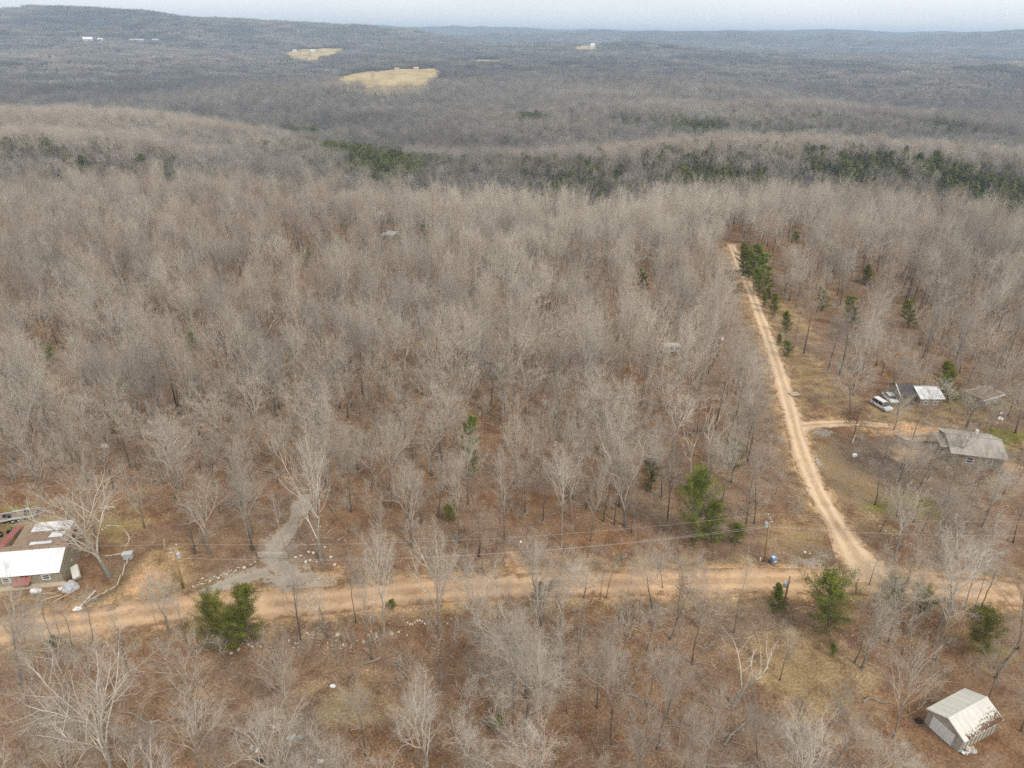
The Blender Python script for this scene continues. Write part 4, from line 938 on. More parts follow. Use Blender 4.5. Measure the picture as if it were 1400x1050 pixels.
r = thing('pale_log', 'pale thick log standing beside the brown leaved oak', 'log', loc(1165, 605), 0); MB().tube([(0, 0, 0), (.3, .2, 1.8)], [.2, .15], 8).obj('stem', M_PALEWOOD, r)
tag(MB().box((0, 0, .25), (.9, .5, .5), .4).obj('white_box', M_WHITE), 'small white box on bare ground below the driveway', 'box').location = loc(1168, 624)
lump('yard_junk', 'white cluster of yard things right of the yard light', 'junk', loc(1368, 573), .6, .4, .5, M_WHITE, 93)
lump('brush_pile', 'dark pile of cut brush behind the grey shingled house', 'brush pile', loc(1382, 622), 1.3, .8, .7, M_RUST, 94)
# far farm buildings
def barn(label, px, py, L_, Wd, he, hr, rz, rm, wm, name='barn'):
    q = hit(px, py); z = float(hgt(*q)); t = thing(name, label, 'building', (q[0], q[1], z), rz, 'far farm buildings')
    MB().poly([(-L_ / 2, -Wd / 2, -1), (-L_ / 2, Wd / 2, -1), (-L_ / 2, Wd / 2, he), (-L_ / 2, 0, hr), (-L_ / 2, -Wd / 2, he)], (L_, 0, 0)).obj('wall', wm, t)
    for s in (-1, 1): MB().poly([(-L_ / 2 - .6, s * (Wd / 2 + .6), he - .2), (-L_ / 2 - .6, 0, hr + .1), (-L_ / 2 - .6, 0, hr + .5), (-L_ / 2 - .6, s * (Wd / 2 + .6), he + .2)], (L_ + 1.2, 0, 0)).obj('roof', rm, t)
barn('large white barn far off at the left below the blue hill', 122, 60, 34, 20, 17, 24, .3, M_WHITE, M_CREAM)
barn('low white shed right of the far white barn', 139, 60, 22, 12, 15, 19, 0, M_WHITE, M_CREAM); barn('long pale shed far right of the white barn', 188, 60, 60, 12, 14, 17, 0, M_STEEL, M_CREAM); barn('short pale building at the end of the far sheds', 214, 60, 26, 10, 15, 18, 0, M_STEEL, M_TARP)
barn('white farmhouse at the left of the smaller hay field', 403, 71, 16, 10, 6, 9, .2, M_STEEL, M_WHITE, 'farmhouse'); barn('white barn in the middle of the smaller hay field', 428, 71, 20, 12, 5, 9, 0, M_WHITE, M_CREAM)
barn('small dark shed beside the far farmhouse', 394, 72, 10, 8, 5, 8, 0, M_DARKROOF, M_GREYWOOD, 'shed'); barn('pale hay shed at the back edge of the larger hay field', 543, 96, 13, 8, 4, 6, 0, M_PALEWOOD, M_PALEWOOD); barn('second hay shed at the back right of the larger hay field', 569, 95, 15, 8, 4, 6, 0, M_PALEWOOD, M_PALEWOOD)
barn('tiny white farmhouse on the distant hill field', 810, 65, 20, 14, 10, 15, 0, M_WHITE, M_WHITE, 'farmhouse')
for px, py, lab in ((510, 112, 'lone dark bare tree standing in the larger hay field'), (411, 76, 'bare tree standing in the smaller hay field'), (424, 79, 'second bare tree in the smaller hay field')):
    q = hit(px, py); r = thing('bare_tree', lab, 'tree', (q[0], q[1], float(hgt(*q)))); me_t, me_c, rad_, top_ = NEAR['fan1']
    for nm, me_ in (('trunk', me_t), ('crown', me_c)): c = link(nm, me_, r); c.scale = (1.5, 1.5, 1.3); c['tint'] = .2

# ------------------------------------------------------------------ individual trees
# base (x, y), top (x, y) as seen in the photograph, crown width there, kind, tint (0 warm .. .5 grey .. 1 pale)
T = [(150, 788, 88, 640, 130, 'fan1', .75), (136, 752, 96, 568, 55, 'tall2', .6), (156, 668, 128, 552, 50, 'tall1', .5), (198, 722, 190, 632, 62, 'round', .6),
 (286, 757, 268, 636, 58, 'fan2', .7), (267, 757, 215, 540, 72, 'tall3', .55), (346, 752, 318, 614, 52, 'fan2', .5), (393, 762, 374, 662, 26, 'slim1', .8),
 (439, 766, 404, 576, 92, 'fan1', .9), (525, 760, 512, 642, 40, 'tall2', .6), (563, 748, 556, 616, 50, 'fan2', .45), (628, 742, 620, 618, 42, 'slim2', .6),
 (690, 737, 690, 598, 46, 'slim2', .6), (601, 862, 590, 708, 74, 'fan1', 1.0), (525, 866, 520, 706, 56, 'fan2', 1.0), (487, 852, 478, 748, 36, 'slim1', .3),
 (509, 902, 488, 758, 44, 'tall1', .6), (661, 907, 638, 736, 56, 'tall3', .6), (391, 977, 374, 848, 62, 'round', .75), (768, 746, 770, 598, 66, 'tall3', .95),
 (807, 740, 822, 606, 48, 'tall2', .6), (855, 720, 850, 556, 82, 'fan1', .65), (863, 728, 872, 640, 28, 'slim2', .5), (825, 713, 836, 610, 34, 'slim1', .4),
 (840, 718, 846, 606, 34, 'slim1', .4), (912, 712, 922, 590, 42, 'tall1', .2), (944, 645, 938, 572, 44, 'dead', 1.0), (968, 632, 982, 540, 50, 'dead', 1.0),
 (1020, 716, 1028, 612, 34, 'slim2', .4), (1031, 716, 1040, 590, 36, 'slim1', .35), (735, 906, 741, 712, 46, 'round', .85), (906, 804, 904, 712, 46, 'round', .7),
 (893, 832, 872, 748, 60, 'tall1', .6), (798, 818, 796, 748, 66, 'round', .5), (946, 908, 976, 744, 74, 'tall3', .4), (925, 849, 936, 762, 26, 'slim1', .2),
 (820, 820, 824, 752, 26, 'slim2', .3), (829, 818, 838, 744, 28, 'slim1', .6), (850, 904, 866, 798, 62, 'round', .65), (884, 890, 892, 820, 44, 'slim2', .5),
 (1003, 964, 1046, 846, 78, 'dead', 1.0), (1037, 1048, 1028, 926, 56, 'tall2', .55), (1111, 1040, 1164, 902, 62, 'tall3', .5), (1136, 1050, 1186, 958, 62, 'tall1', .75),
 (1221, 1009, 1276, 846, 84, 'round', .75), (1168, 906, 1196, 800, 56, 'tall3', .6), (1178, 914, 1214, 806, 56, 'fan2', .7), (1302, 840, 1290, 716, 60, 'tall1', .6),
 (1318, 834, 1332, 728, 50, 'tall2', .5), (1332, 837, 1356, 734, 50, 'tall3', .6), (1341, 832, 1370, 748, 44, 'slim2', .5), (1392, 888, 1404, 752, 60, 'tall1', .1),
 (28, 934, 8, 770, 92, 'fan1', .6), (158, 1068, 78, 880, 150, 'fan1', .95), (176, 1066, 172, 942, 80, 'round', .6), (276, 1008, 242, 838, 98, 'tall3', .55),
 (586, 1066, 566, 918, 92, 'fan2', .75), (634, 1022, 642, 902, 52, 'slim2', .6), (742, 1056, 734, 866, 84, 'tall2', .75), (500, 1034, 488, 908, 60, 'tall1', .55),
 (898, 1024, 924, 884, 58, 'tall2', .55), (876, 1062, 882, 926, 70, 'round', .65), (816, 968, 820, 850, 56, 'tall1', .55), (965, 1056, 976, 934, 50, 'slim2', .6),
 (690, 1040, 692, 916, 46, 'slim1', .7), (440, 1066, 424, 948, 64, 'round', .5), (640, 950, 650, 862, 46, 'round', .6), (770, 930, 772, 828, 48, 'slim2', .6),
 (1225, 706, 1272, 566, 60, 'tall3', .35), (1248, 714, 1280, 640, 34, 'slim1', .1), (1203, 727, 1226, 668, 28, 'slim2', .3), (1258, 732, 1280, 676, 34, 'slim1', .2),
 (1280, 744, 1304, 660, 44, 'tall1', .2), (1244, 611, 1262, 536, 36, 'tall1', .1), (1268, 645, 1288, 562, 48, 'tall2', .5), (1165, 604, 1166, 540, 52, 'round', 0.0),
 (1162, 566, 1176, 470, 76, 'round', .6), (1258, 540, 1258, 470, 54, 'round', .6), (1300, 560, 1288, 520, 30, 'slim2', .8), (1310, 632, 1322, 572, 34, 'fan2', .6),
 (1362, 548, 1366, 478, 60, 'round', .6), (1150, 806, 1160, 760, 26, 'dead', .1), (1170, 812, 1166, 768, 22, 'dead', .1), (1188, 800, 1204, 730, 30, 'slim1', .8),
 (1385, 742, 1400, 664, 36, 'slim1', .2), (1240, 800, 1256, 718, 36, 'slim2', .6), (70, 872, 58, 790, 36, 'slim1', .3), (84, 878, 74, 812, 26, 'slim2', .3), (98, 884, 90, 800, 30, 'slim1', .3),
 (128, 876, 120, 790, 36, 'slim2', .6), (176, 920, 164, 812, 46, 'slim1', .5), (232, 866, 212, 766, 50, 'fan2', .75), (256, 880, 246, 800, 36, 'slim2', .6), (310, 905, 300, 856, 34, 'slim2', .6),
 (700, 905, 706, 812, 38, 'slim2', .5), (1066, 930, 1082, 850, 36, 'slim2', .5), (1350, 960, 1376, 866, 50, 'tall2', .5), (1396, 1000, 1420, 880, 60, 'round', .5), (1072, 1000, 1084, 930, 30, 'slim1', .4),
 (1334, 672, 1352, 600, 40, 'tall2', .6), (1290, 690, 1312, 606, 50, 'tall3', .4), (1372, 676, 1392, 590, 60, 'round', .5), (1228, 664, 1244, 588, 50, 'tall1', .55), (1206, 640, 1216, 572, 44, 'round', .4), (1222, 588, 1232, 524, 50, 'round', .7), (1264, 570, 1272, 508, 44, 'tall2', .7), (1322, 584, 1334, 520, 48, 'fan2', .6), (1352, 598, 1366, 530, 46, 'tall3', .6), (1388, 592, 1402, 520, 50, 'tall1', .5), (1384, 530, 1392, 460, 54, 'round', .6), (1312, 510, 1318, 446, 50, 'round', .6), (1222, 522, 1228, 456, 54, 'round', .65), (1198, 500, 1204, 440, 50, 'tall2', .5), (1350, 700, 1372, 622, 56, 'tall3', .6), (1320, 726, 1342, 646, 50, 'tall2', .5), (1196, 690, 1210, 626, 36, 'slim1', .3), (1345, 552, 1352, 490, 50, 'round', .55), (1232, 640, 1244, 590, 34, 'slim2', .6), (1256, 668, 1272, 604, 44, 'tall2', .5),
 (560, 700, 556, 600, 36, 'slim1', .4), (480, 700, 474, 588, 44, 'tall1', .5), (535, 690, 530, 570, 50, 'tall3', .65), (640, 690, 636, 580, 46, 'tall1', .6), (718, 700, 712, 586, 46, 'tall2', .5),
 (740, 660, 736, 556, 50, 'tall3', .6), (800, 660, 790, 570, 46, 'round', .5), (330, 690, 322, 590, 40, 'tall1', .5), (240, 690, 236, 590, 44, 'tall2', .6), (60, 680, 46, 570, 60, 'round', .7),
 (20, 640, 12, 550, 56, 'fan2', .6), (100, 640, 92, 556, 50, 'tall3', .6), (380, 660, 372, 560, 46, 'tall1', .5), (590, 650, 585, 560, 46, 'fan2', .6), (900, 650, 896, 566, 42, 'tall1', .5), (1000, 660, 1004, 566, 42, 'tall2', .5)]
trees = []                                    # x, y, sx, sz, tiltx, tilty, kind, tint, rz
for bx, by, tx, ty, w, kind, tint in T:
    p = loc(bx, by); X, Z = onplaneY(tx, ty, p.y + 1.5)
    h = max(3., Z - p.z); lean = (X - p.x) / h
    me_t, me_c, rad_, top_ = NEAR[kind]
    dep = proj(p.x, p.y, p.z + h * .7)[2]
    wm = w * dep / 933
    trees.append([p.x, p.y, wm / 2 / rad_, h / top_, lean, 0.03, kind, tint, rng.random() * 6.28])
hand_n = len(trees)
CLEAR = [(60, 745, 22, 15), (150, 720, 8, 8), (200, 790, 7, 12), (1260, 592, 16, 4), (1130, 620, 7, 20), (1165, 700, 8, 10), (1232, 692, 4, 3), (1100, 520, 6, 26), (1085, 440, 4, 30), (1120, 750, 10, 9), (1310, 600, 15, 9), (1320, 985, 9, 7),
         (370, 780, 14, 8), (330, 960, 9, 9), (470, 960, 6, 5), (1105, 925, 11, 9), (1060, 740, 7, 9), (210, 960, 5, 5), (1250, 960, 7, 5), (1240, 545, 9, 5), (1355, 542, 6, 5), (1190, 940, 5, 5), (30, 715, 12, 9), (1272, 600, 3, 3)]
CW = [(*G(a, b), rx, ry) for a, b, rx, ry in CLEAR]
ROADS = ((MAIN, 5.2), (SIDE, 5.0), (DRIVE, 3.6), (GRAV, 3.2), (APRON, 3.0))
def free(x, y, pad=0.0):
    o = np.ones(len(x), bool)
    for cx, cy_, rx, ry in CW: o &= ((x - cx) / (rx + pad)) ** 2 + ((y - cy_) / (ry + pad)) ** 2 > 1
    for P, w in ROADS: o &= dist_line(x, y, P) > w + pad
    return o
def blocks(x, y, h, targets, pad=0.0):
    """true where a tree of height h would stand right before one of the places kept open in the photograph"""
    o = np.zeros(len(x), bool)
    for f in (.3, .5, .7, .88, 1.0):
        z = h * f; k = H / (H - z); X, Y = x * k, y * k
        for kind, a, r in targets:
            o |= (dist_line(X, Y, a) < r + pad) if kind == 'line' else (np.hypot(X - a[0], Y - a[1]) < r + pad)
    return o
SD = smooth_line(SIDE, 6)
OPEN = [('line', SD[SD[:, 1] > 92], 3.4), ('at', G(1318, 990), 5.5), ('at', G(1290, 975), 3.5), ('at', G(45, 770), 9), ('at', G(100, 775), 5), ('at', G(1205, 552), 3), ('at', G(1262, 600), 4), ('at', G(1048, 740), 3), ('at', G(1030, 900), 4), ('at', G(1138, 825), 4), ('at', G(1275, 538), 3),
        ('at', G(310, 845), 4), ('at', G(950, 700), 6), ('at', G(237, 760), 3), ('at', G(385, 735), 4), ('at', G(1330, 605), 5), ('at', G(150, 720), 6), ('at', G(645, 600), 3), ('at', G(916, 478), 1.5), ('at', G(535, 325), 4), ('at', G(1165, 425), 5), ('at', G(1125, 408), 4), ('at', G(1187, 375), 5), ('at', G(1243, 430), 5), ('at', G(1088, 328), 5), ('at', G(578, 325), 4), ('at', G(420, 356), 4), ('at', G(463, 330), 4), ('at', G(68, 486), 4), ('at', G(260, 466), 4), ('at', G(880, 385), 4), ('at', G(1296, 525), 3), ('line', line([(1045, 350), (1060, 440), (1080, 480)]), 4)]
def infrustum(x, y, m=8, tanh=.84): return (y > 30) & (np.abs(x) < y * tanh + m)
def jitter_grid(x0, x1, y0, y1, s, seed, j=.85):
    rs = np.random.default_rng(seed); X, Y = np.meshgrid(np.arange(x0, x1, s), np.arange(y0, y1, s))
    X = X + rs.uniform(-.5, .5, X.shape) * s * j; Y = Y + rs.uniform(-.5, .5, Y.shape) * s * j
    return X.ravel(), Y.ravel()
# fill between the trees placed one by one
RY = MAIN[:, 1].mean()
fx, fy = jitter_grid(-330, 330, 34, 420, 4.7, 3)
ye = np.interp(fx, EDGE[:, 0], EDGE[:, 1])
mainY = np.interp(fx, MAIN[:, 0], MAIN[:, 1])
keep = infrustum(fx, fy, 14) & free(fx, fy) & (fy < ye + 60)
den = np.where(fy < mainY, .72, np.where(fy < mainY + 20, .62, .90)) + .25 * fbm(fx, fy, 22, 2, 77)
right = (fx > np.interp(fy, SIDE[:, 1], SIDE[:, 0])) & (fy > mainY)
den = np.where(right & (fy < 175), .62 + .2 * fbm(fx, fy, 15, 2, 79), den)
keep &= rng.random(len(fx)) < den
keep &= ~blocks(fx, fy, 13.0, OPEN, 1.2)
fx, fy = fx[keep], fy[keep]
HP = np.array([[t[0], t[1]] for t in trees])
dmin = np.min(np.hypot(fx[:, None] - HP[None, :, 0], fy[:, None] - HP[None, :, 1]), axis=1)
k = dmin > 3.4; fx, fy = fx[k], fy[k]
od = np.argsort(np.hypot(fx, fy)); fx, fy = fx[od], fy[od]
N_IND = 298 - hand_n
kinds = ['tall1', 'tall2', 'tall3', 'slim1', 'slim2', 'round', 'fan2', 'tall1', 'tall3', 'slim2']
for a, b in zip(fx[:N_IND], fy[:N_IND]):
    kd = kinds[rng.integers(len(kinds))]; me_t, me_c, rad_, top_ = NEAR[kd]
    hh = rng.uniform(10, 17.5) if 'slim' not in kd else rng.uniform(7, 13)
    rr_ = hh * (rng.uniform(.2, .31) if 'slim' not in kd else rng.uniform(.11, .16))
    trees.append([a, b, rr_ / rad_, hh / top_, rng.normal(0, .05) , rng.normal(0, .04), kd, float(np.clip(rng.normal(.62, .22), 0, 1)), rng.random() * 6.28])
rest_x, rest_y = fx[N_IND:], fy[N_IND:]
LM = [((30, 850), 'the red dirt road at the lower left'), ((55, 775), 'the house with the white metal roof'), ((145, 720), 'the curved stone edging'), ((30, 705), 'the flatbed trailer'),
      ((247, 800), 'the utility pole near the gravel drive'), ((385, 735), 'the grey gravel drive'), ((320, 852), 'the twin roadside cedars'), ((480, 880), 'the boulder heap below the road'),
      ((535, 828), 'the tiny roadside cedar'), ((705, 775), 'the short orange dirt track'), ((950, 735), 'the tall green pine above the road'), ((1047, 766), 'the utility pole by the blue bin'),
      ((1068, 828), 'the utility pole below the road'), ((1135, 850), 'the dense green cedar below the junction'), ((1180, 790), 'the road junction'), ((1310, 1010), 'the tan metal garage'),
      ((1030, 930), 'the white dead snag'), ((405, 1008), 'the scattered white litter'), ((1320, 625), 'the grey shingled house'), ((1260, 602), 'the wooden ramp'), ((1240, 545), 'the house with the white and dark roofs'),
      ((1205, 557), 'the two parked white cars'), ((1230, 695), 'the bright green grass patch'), ((1190, 700), 'the line of edging stones'), ((1340, 870), 'the olive evergreen right of the junction'),
      ((645, 610), 'the slim pine in the middle woods'), ((1100, 600), 'the fork in the tan side road'), ((260, 600), 'the dense woods on the left'), ((1355, 548), 'the long low cabin'), ((740, 830), 'the sapling cedar beside the road'),
      ((80, 1000), 'the lower left corner'), ((640, 1000), 'the bottom edge clearing'), ((900, 1000), 'the brushy lower right slope'), ((1140, 1040), 'the open leaf-covered slope'), ((60, 620), 'the woods behind the trailer'), ((480, 640), 'the woods behind the gravel drive'),
      ((800, 640), 'the woods left of the pine'), ((960, 600), 'the woods beside the side road')]
LMW = np.array([G(*a[0]) for a in LM])
ORD = ['nearest', 'second nearest', 'third nearest', 'fourth nearest', 'fifth nearest', 'sixth nearest', 'seventh nearest', 'eighth nearest', 'ninth nearest', 'tenth nearest', 'eleventh nearest', 'twelfth nearest']
def rel_labels(P, noun):
    """labels that point a tree out by the landmark it stands closest to, the side of it, and its rank there"""
    cells = {}
    for n, (a, b) in enumerate(P):
        d = np.hypot(LMW[:, 0] - a, LMW[:, 1] - b); k = int(np.argmin(d)); dx, dy = a - LMW[k, 0], b - LMW[k, 1]
        side = ('right of' if dx > 0 else 'left of') if abs(dx) > abs(dy) else ('behind' if dy > 0 else 'in front of')
        cells.setdefault((k, side), []).append((d[k], n))
    out = {}
    for (k, side), L in cells.items():
        for r, (_, n) in enumerate(sorted(L)):
            o = ORD[min(r, 11)]
            out[n] = f'{noun[n]}, {o} {side} {LM[k][1]}'
    return out
nouns = []
for t in trees:
    kd, ti = t[6], t[7]
    a = {'dead': 'dead white snag', 'fan1': 'wide fan-crowned bare tree', 'fan2': 'forked bare tree', 'round': 'round-crowned bare tree', 'slim1': 'thin bare tree', 'slim2': 'slender bare tree'}.get(kd, 'tall bare tree')
    if kd != 'dead': a = ('pale ' if ti > .68 else 'brownish ' if ti < .3 else 'grey ') + a
    nouns.append(a)
LB = rel_labels([(t[0], t[1]) for t in trees], nouns)
for n, (x_, y_, sx, sz, lx, ly, kd, ti, rz) in enumerate(trees):
    me_t, me_c, rad_, top_ = NEAR[kd]
    r = thing('bare_tree', LB[n], 'tree', (x_, y_, float(hgt(x_, y_)) - .05), 0, 'leafless trees of the woodland')
    r.rotation_euler = (math.atan(-ly), math.atan(lx), 0)
    for nm, me_ in (('trunk', me_t), ('crown', me_c)):
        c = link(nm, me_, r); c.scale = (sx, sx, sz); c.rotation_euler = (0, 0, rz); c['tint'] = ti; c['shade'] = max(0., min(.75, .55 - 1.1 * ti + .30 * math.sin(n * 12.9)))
# brown leaves still held by one oak and by the thin tree over the road
for n, t_ in enumerate(T):
    if t_[:2] in ((1165, 604), (925, 849)):
        x_, y_, sx, sz, lx, ly, kd, ti, rz = trees[n]; r = [o for o in COL.objects if o.get('label') == LB[n]][0]
        rad_, top_ = NEAR[kd][2:]; rs_ = np.random.default_rng(n); N_ = 2600 if t_[0] == 1165 else 500; g = Geo()
        c_ = rs_.normal(0, .42, (N_, 3)) * np.array([rad_, rad_, top_ * .28]) * np.array([sx, sx, sz]) + np.array([0, 0, top_ * sz * .62]); c_ = c_[c_[:, 2] > 1]
        spikes(g, c_, c_ + nrm(rs_.normal(0, 1, c_.shape)) * .16, np.full(len(c_), .045), np.zeros(len(c_))); link('dead_leaves', g.mesh('dead_leaves', [M_LEAFBROWN]), r)
# fallen trunks
fl = [(640, 745), (300, 700), (450, 690), (820, 700), (700, 690), (980, 720), (560, 930), (760, 960), (1100, 960), (220, 985), (1180, 960), (880, 960), (120, 660), (1010, 690), (520, 900), (1290, 720), (660, 985), (380, 900), (990, 1020), (350, 640)]
FP = [loc(*q) for q in fl]; FL = rel_labels([(p.x, p.y) for p in FP], ['grey fallen trunk'] * len(fl))
for n, p in enumerate(FP):
    ln = 2.5 + 3.5 * rng.random(); k1, k2 = rng.normal(0, .3), rng.normal(0, .5)
    o = MB().tube([(0, 0, .06), (ln * .3, k1, .16), (ln * .65, k2, .12), (ln, k2 * 1.4, .2)], [.15, .13, .09, .04], 7).tube([(ln * .45, (k1 + k2) / 2, .1), (ln * .6, k2 + .5, .55)], [.05, .02], 5).tube([(ln * .66, k2, .1), (ln * .9, k2 - .7, .4)], [.05, .02], 5).obj('fallen_log', M_GREYWOOD)
    o.location = p; o.rotation_euler = (0, 0, rng.random() * 6.28); tag(o, FL[n], 'fallen trunk', 'fallen trunks on the woodland floor')

# evergreens, one by one
E = [(1024, 384, 1024, 336, 26, 'cedar1', .3, 'dark cedar squeezed between the pines at the road end'), (1038, 404, 1038, 366, 22, 'cedar3', .6, 'low green cedar in front of the road end pines'), (972, 742, 978, 684, 42, 'cedar1', .6, 'lower pine joined to the right of the tall bright green pine'), (314, 886, 312, 836, 50, 'cedar3', .5, 'low cedar filling the gap of the twin roadside cedars'), (1130, 866, 1138, 786, 64, 'cedar3', .75, 'dense dark green cedar just below the road junction'), (1063, 838, 1065, 796, 24, 'cedar2', .8, 'small green cedar behind the pole below the road'),
 (948, 744, 958, 644, 50, 'cedar3', .8, 'tall bright green pine standing above the main road'), (1008, 742, 1008, 716, 30, 'cedar3', .25, 'low olive cedar right of the tall pine'),
 (292, 884, 286, 816, 52, 'cedar3', .3, 'left one of the twin olive green roadside cedars'), (334, 880, 332, 798, 54, 'cedar1', .3, 'right one of the twin olive green roadside cedars'),
 (72, 888, 72, 868, 16, 'cedar1', .3, 'tiny cedar below the road near the lower left corner'), (535, 833, 536, 819, 14, 'cedar1', .6, 'tiny green cedar on the lower edge of the dirt road'),
 (738, 826, 740, 796, 26, 'cedar2', .4, 'sapling cedar behind bare twigs beside the road'), (1222, 832, 1224, 790, 38, 'cedar3', .15, 'grey green cedar right of the junction'),
 (1268, 838, 1262, 802, 40, 'cedar3', .12, 'broad grey green cedar right of the junction'), (1345, 895, 1350, 832, 50, 'cedar3', .28, 'olive evergreen among bare trees near the right edge'),
 (640, 660, 646, 566, 30, 'pine2', .75, 'slim green pine in the middle of the bare woods'), (1030, 394, 1036, 334, 30, 'pine1', .95, 'bright green pine at the far end of the side road'),
 (1045, 400, 1046, 344, 28, 'pine2', .95, 'light green pine behind the others at the road end'), (1016, 376, 1018, 330, 26, 'cedar2', .2, 'dark cedar at the far end of the side road'),
 (1046, 420, 1046, 398, 12, 'cedar1', .2, 'small dark round cedar highest in the roadside row'), (1058, 430, 1060, 400, 19, 'cedar1', .35, 'mid-sized cedar second in the roadside row'), (1075, 456, 1076, 424, 16, 'cedar1', .45, 'yellow green cedar in the middle of the roadside row'),
 (1066, 472, 1066, 456, 10, 'cedar1', .3, 'tiny cedar low in the roadside row'), (1076, 488, 1077, 466, 17, 'cedar3', .5, 'round green cedar nearest the camera in the roadside row'), (1052, 408, 1051, 392, 10, 'cedar2', .1, 'small dark cedar next to the pines'),
 (1296, 548, 1296, 490, 32, 'cedar2', .35, 'dark green cedar behind the white metal roof'), (1165, 448, 1164, 402, 26, 'pine2', .5, 'green pine in the woods right of the side road'), (1125, 425, 1124, 390, 18, 'cedar2', .4, 'narrow cedar among bare trees right of the side road'),
 (1186, 388, 1188, 360, 20, 'cedar2', .2, 'dark cedar high in the right woods'), (1242, 448, 1244, 408, 26, 'pine2', .2, 'thin pine right of the open leafy patch'), (1087, 338, 1088, 316, 14, 'pine1', .85, 'small bright pine above the side road'),
 (578, 342, 578, 306, 14, 'pine2', .95, 'yellow green pine right of the hidden shed'), (420, 366, 420, 344, 14, 'cedar3', .15, 'dark cedar left of the hidden shed'), (462, 344, 464, 318, 14, 'cedar2', .6, 'green cedar in the woods left of the hidden shed'),
 (880, 402, 878, 366, 18, 'pine2', .3, 'dark pine high in the middle woods'), (68, 500, 66, 470, 18, 'pine2', .6, 'olive pine in the woods at the left'), (260, 478, 260, 452, 22, 'cedar3', .7, 'light green cedar in the left woods'),
 (1005, 640, 1006, 600, 32, 'cedar3', .15, 'grey green cedar in the woods beside the side road'), (890, 670, 890, 626, 26, 'cedar3', .12, 'dull green cedar left of the tall pine'), (162, 548, 164, 520, 14, 'cedar2', .6, 'narrow green cedar in the left woods'),
 (620, 712, 612, 690, 20, 'cedar3', .35, 'low green cedar at the wood edge by the road'), (1138, 898, 1140, 880, 12, 'cedar3', .5, 'tiny green shrub below the dense cedar'), (1370, 366, 1372, 346, 16, 'cedar3', .2, 'dark cedar in the far right woods'),
 (680, 1000, 682, 975, 18, 'cedar2', .2, 'dim green cedar seedling near the bottom edge'), (20, 560, 18, 528, 18, 'pine2', .5, 'olive pine at the left edge of the woods')]
for bx, by, tx, ty, w, kd, ti, lab in E:
    p = loc(bx, by); X, Z = onplaneY(tx, ty, p.y); h = max(1., Z - p.z); a_, b_, rad_, top_ = EVER[kd]
    wm = w * proj(p.x, p.y, p.z + h / 2)[2] / 933
    wd = min((w_ for w_ in ('pine', 'cedar') if w_ in lab), key=lab.index, default='evergreen')
    r = thing(wd + '_tree', lab, wd + ' tree', (p.x, p.y, p.z - .05), 0, 'evergreens scattered through the scene')
    r.rotation_euler = (0, math.atan((X - p.x) / h), 0)
    for nm, me_ in (('trunk', a_), ('crown', b_)):
        c = link(nm, me_, r); c.scale = (wm / 2 / rad_, wm / 2 / rad_, h / top_); c.rotation_euler = (0, 0, rng.random() * 6.28); c['tint'] = ti

# ------------------------------------------------------------------ uncountable masses (one object each)
def scatter_object(name, protos, X, Y, Z, idx, rz, sc, tint, label, cat):
    pc = bpy.data.collections.new(name + '_kinds')
    for i, (me_, *_r) in enumerate(protos):
        o = bpy.data.objects.new(f'{name}_{i:02d}', me_); pc.objects.link(o)
    me = bpy.data.meshes.new(name); me.vertices.add(len(X))
    me.vertices.foreach_set('co', np.stack([X, Y, Z], 1).astype(np.float32).ravel())
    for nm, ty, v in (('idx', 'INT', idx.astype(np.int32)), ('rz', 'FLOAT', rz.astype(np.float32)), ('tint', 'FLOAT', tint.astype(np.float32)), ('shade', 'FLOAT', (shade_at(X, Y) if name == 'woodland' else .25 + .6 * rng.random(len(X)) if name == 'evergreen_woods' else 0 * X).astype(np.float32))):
        a = me.attributes.new(nm, ty, 'POINT'); a.data.foreach_set('value', v)
    a = me.attributes.new('sc', 'FLOAT_VECTOR', 'POINT'); a.data.foreach_set('vector', sc.astype(np.float32).ravel())
    o = link(name, me); tag(o, label, cat, kind='stuff')
    ng = bpy.data.node_groups.new(name, 'GeometryNodeTree')
    ng.interface.new_socket('Geometry', in_out='INPUT', socket_type='NodeSocketGeometry'); ng.interface.new_socket('Geometry', in_out='OUTPUT', socket_type='NodeSocketGeometry')
    N = ng.nodes; gi = N.new('NodeGroupInput'); go = N.new('NodeGroupOutput'); ci = N.new('GeometryNodeCollectionInfo')
    ci.inputs['Collection'].default_value = pc; ci.inputs['Separate Children'].default_value = True; ci.inputs['Reset Children'].default_value = True
    ip = N.new('GeometryNodeInstanceOnPoints'); ip.inputs['Pick Instance'].default_value = True
    def na(nm, ty):
        q = N.new('GeometryNodeInputNamedAttribute'); q.data_type = ty; q.inputs['Name'].default_value = nm; return q.outputs['Attribute']
    cx = N.new('ShaderNodeCombineXYZ'); ng.links.new(na('rz', 'FLOAT'), cx.inputs['Z'])
    ng.links.new(gi.outputs[0], ip.inputs['Points']); ng.links.new(ci.outputs[0], ip.inputs['Instance']); ng.links.new(na('idx', 'INT'), ip.inputs['Instance Index'])
    ng.links.new(cx.outputs[0], ip.inputs['Rotation']); ng.links.new(na('sc', 'FLOAT_VECTOR'), ip.inputs['Scale']); ng.links.new(ip.outputs[0], go.inputs[0])
    md = o.modifiers.new('scatter', 'NODES'); md.node_group = ng
    return o
def tint_at(x, y):
    return np.clip(.60 + .35 * fbm(x, y, 70, 3, 301) + .24 * rng.normal(0, 1, len(x)) + .7 * np.exp(-(((x - 25) / 70) ** 2 + ((y - 290) / 30) ** 2)), .05, 1)  # last term paints a sunlit patch on the crest by paler bark
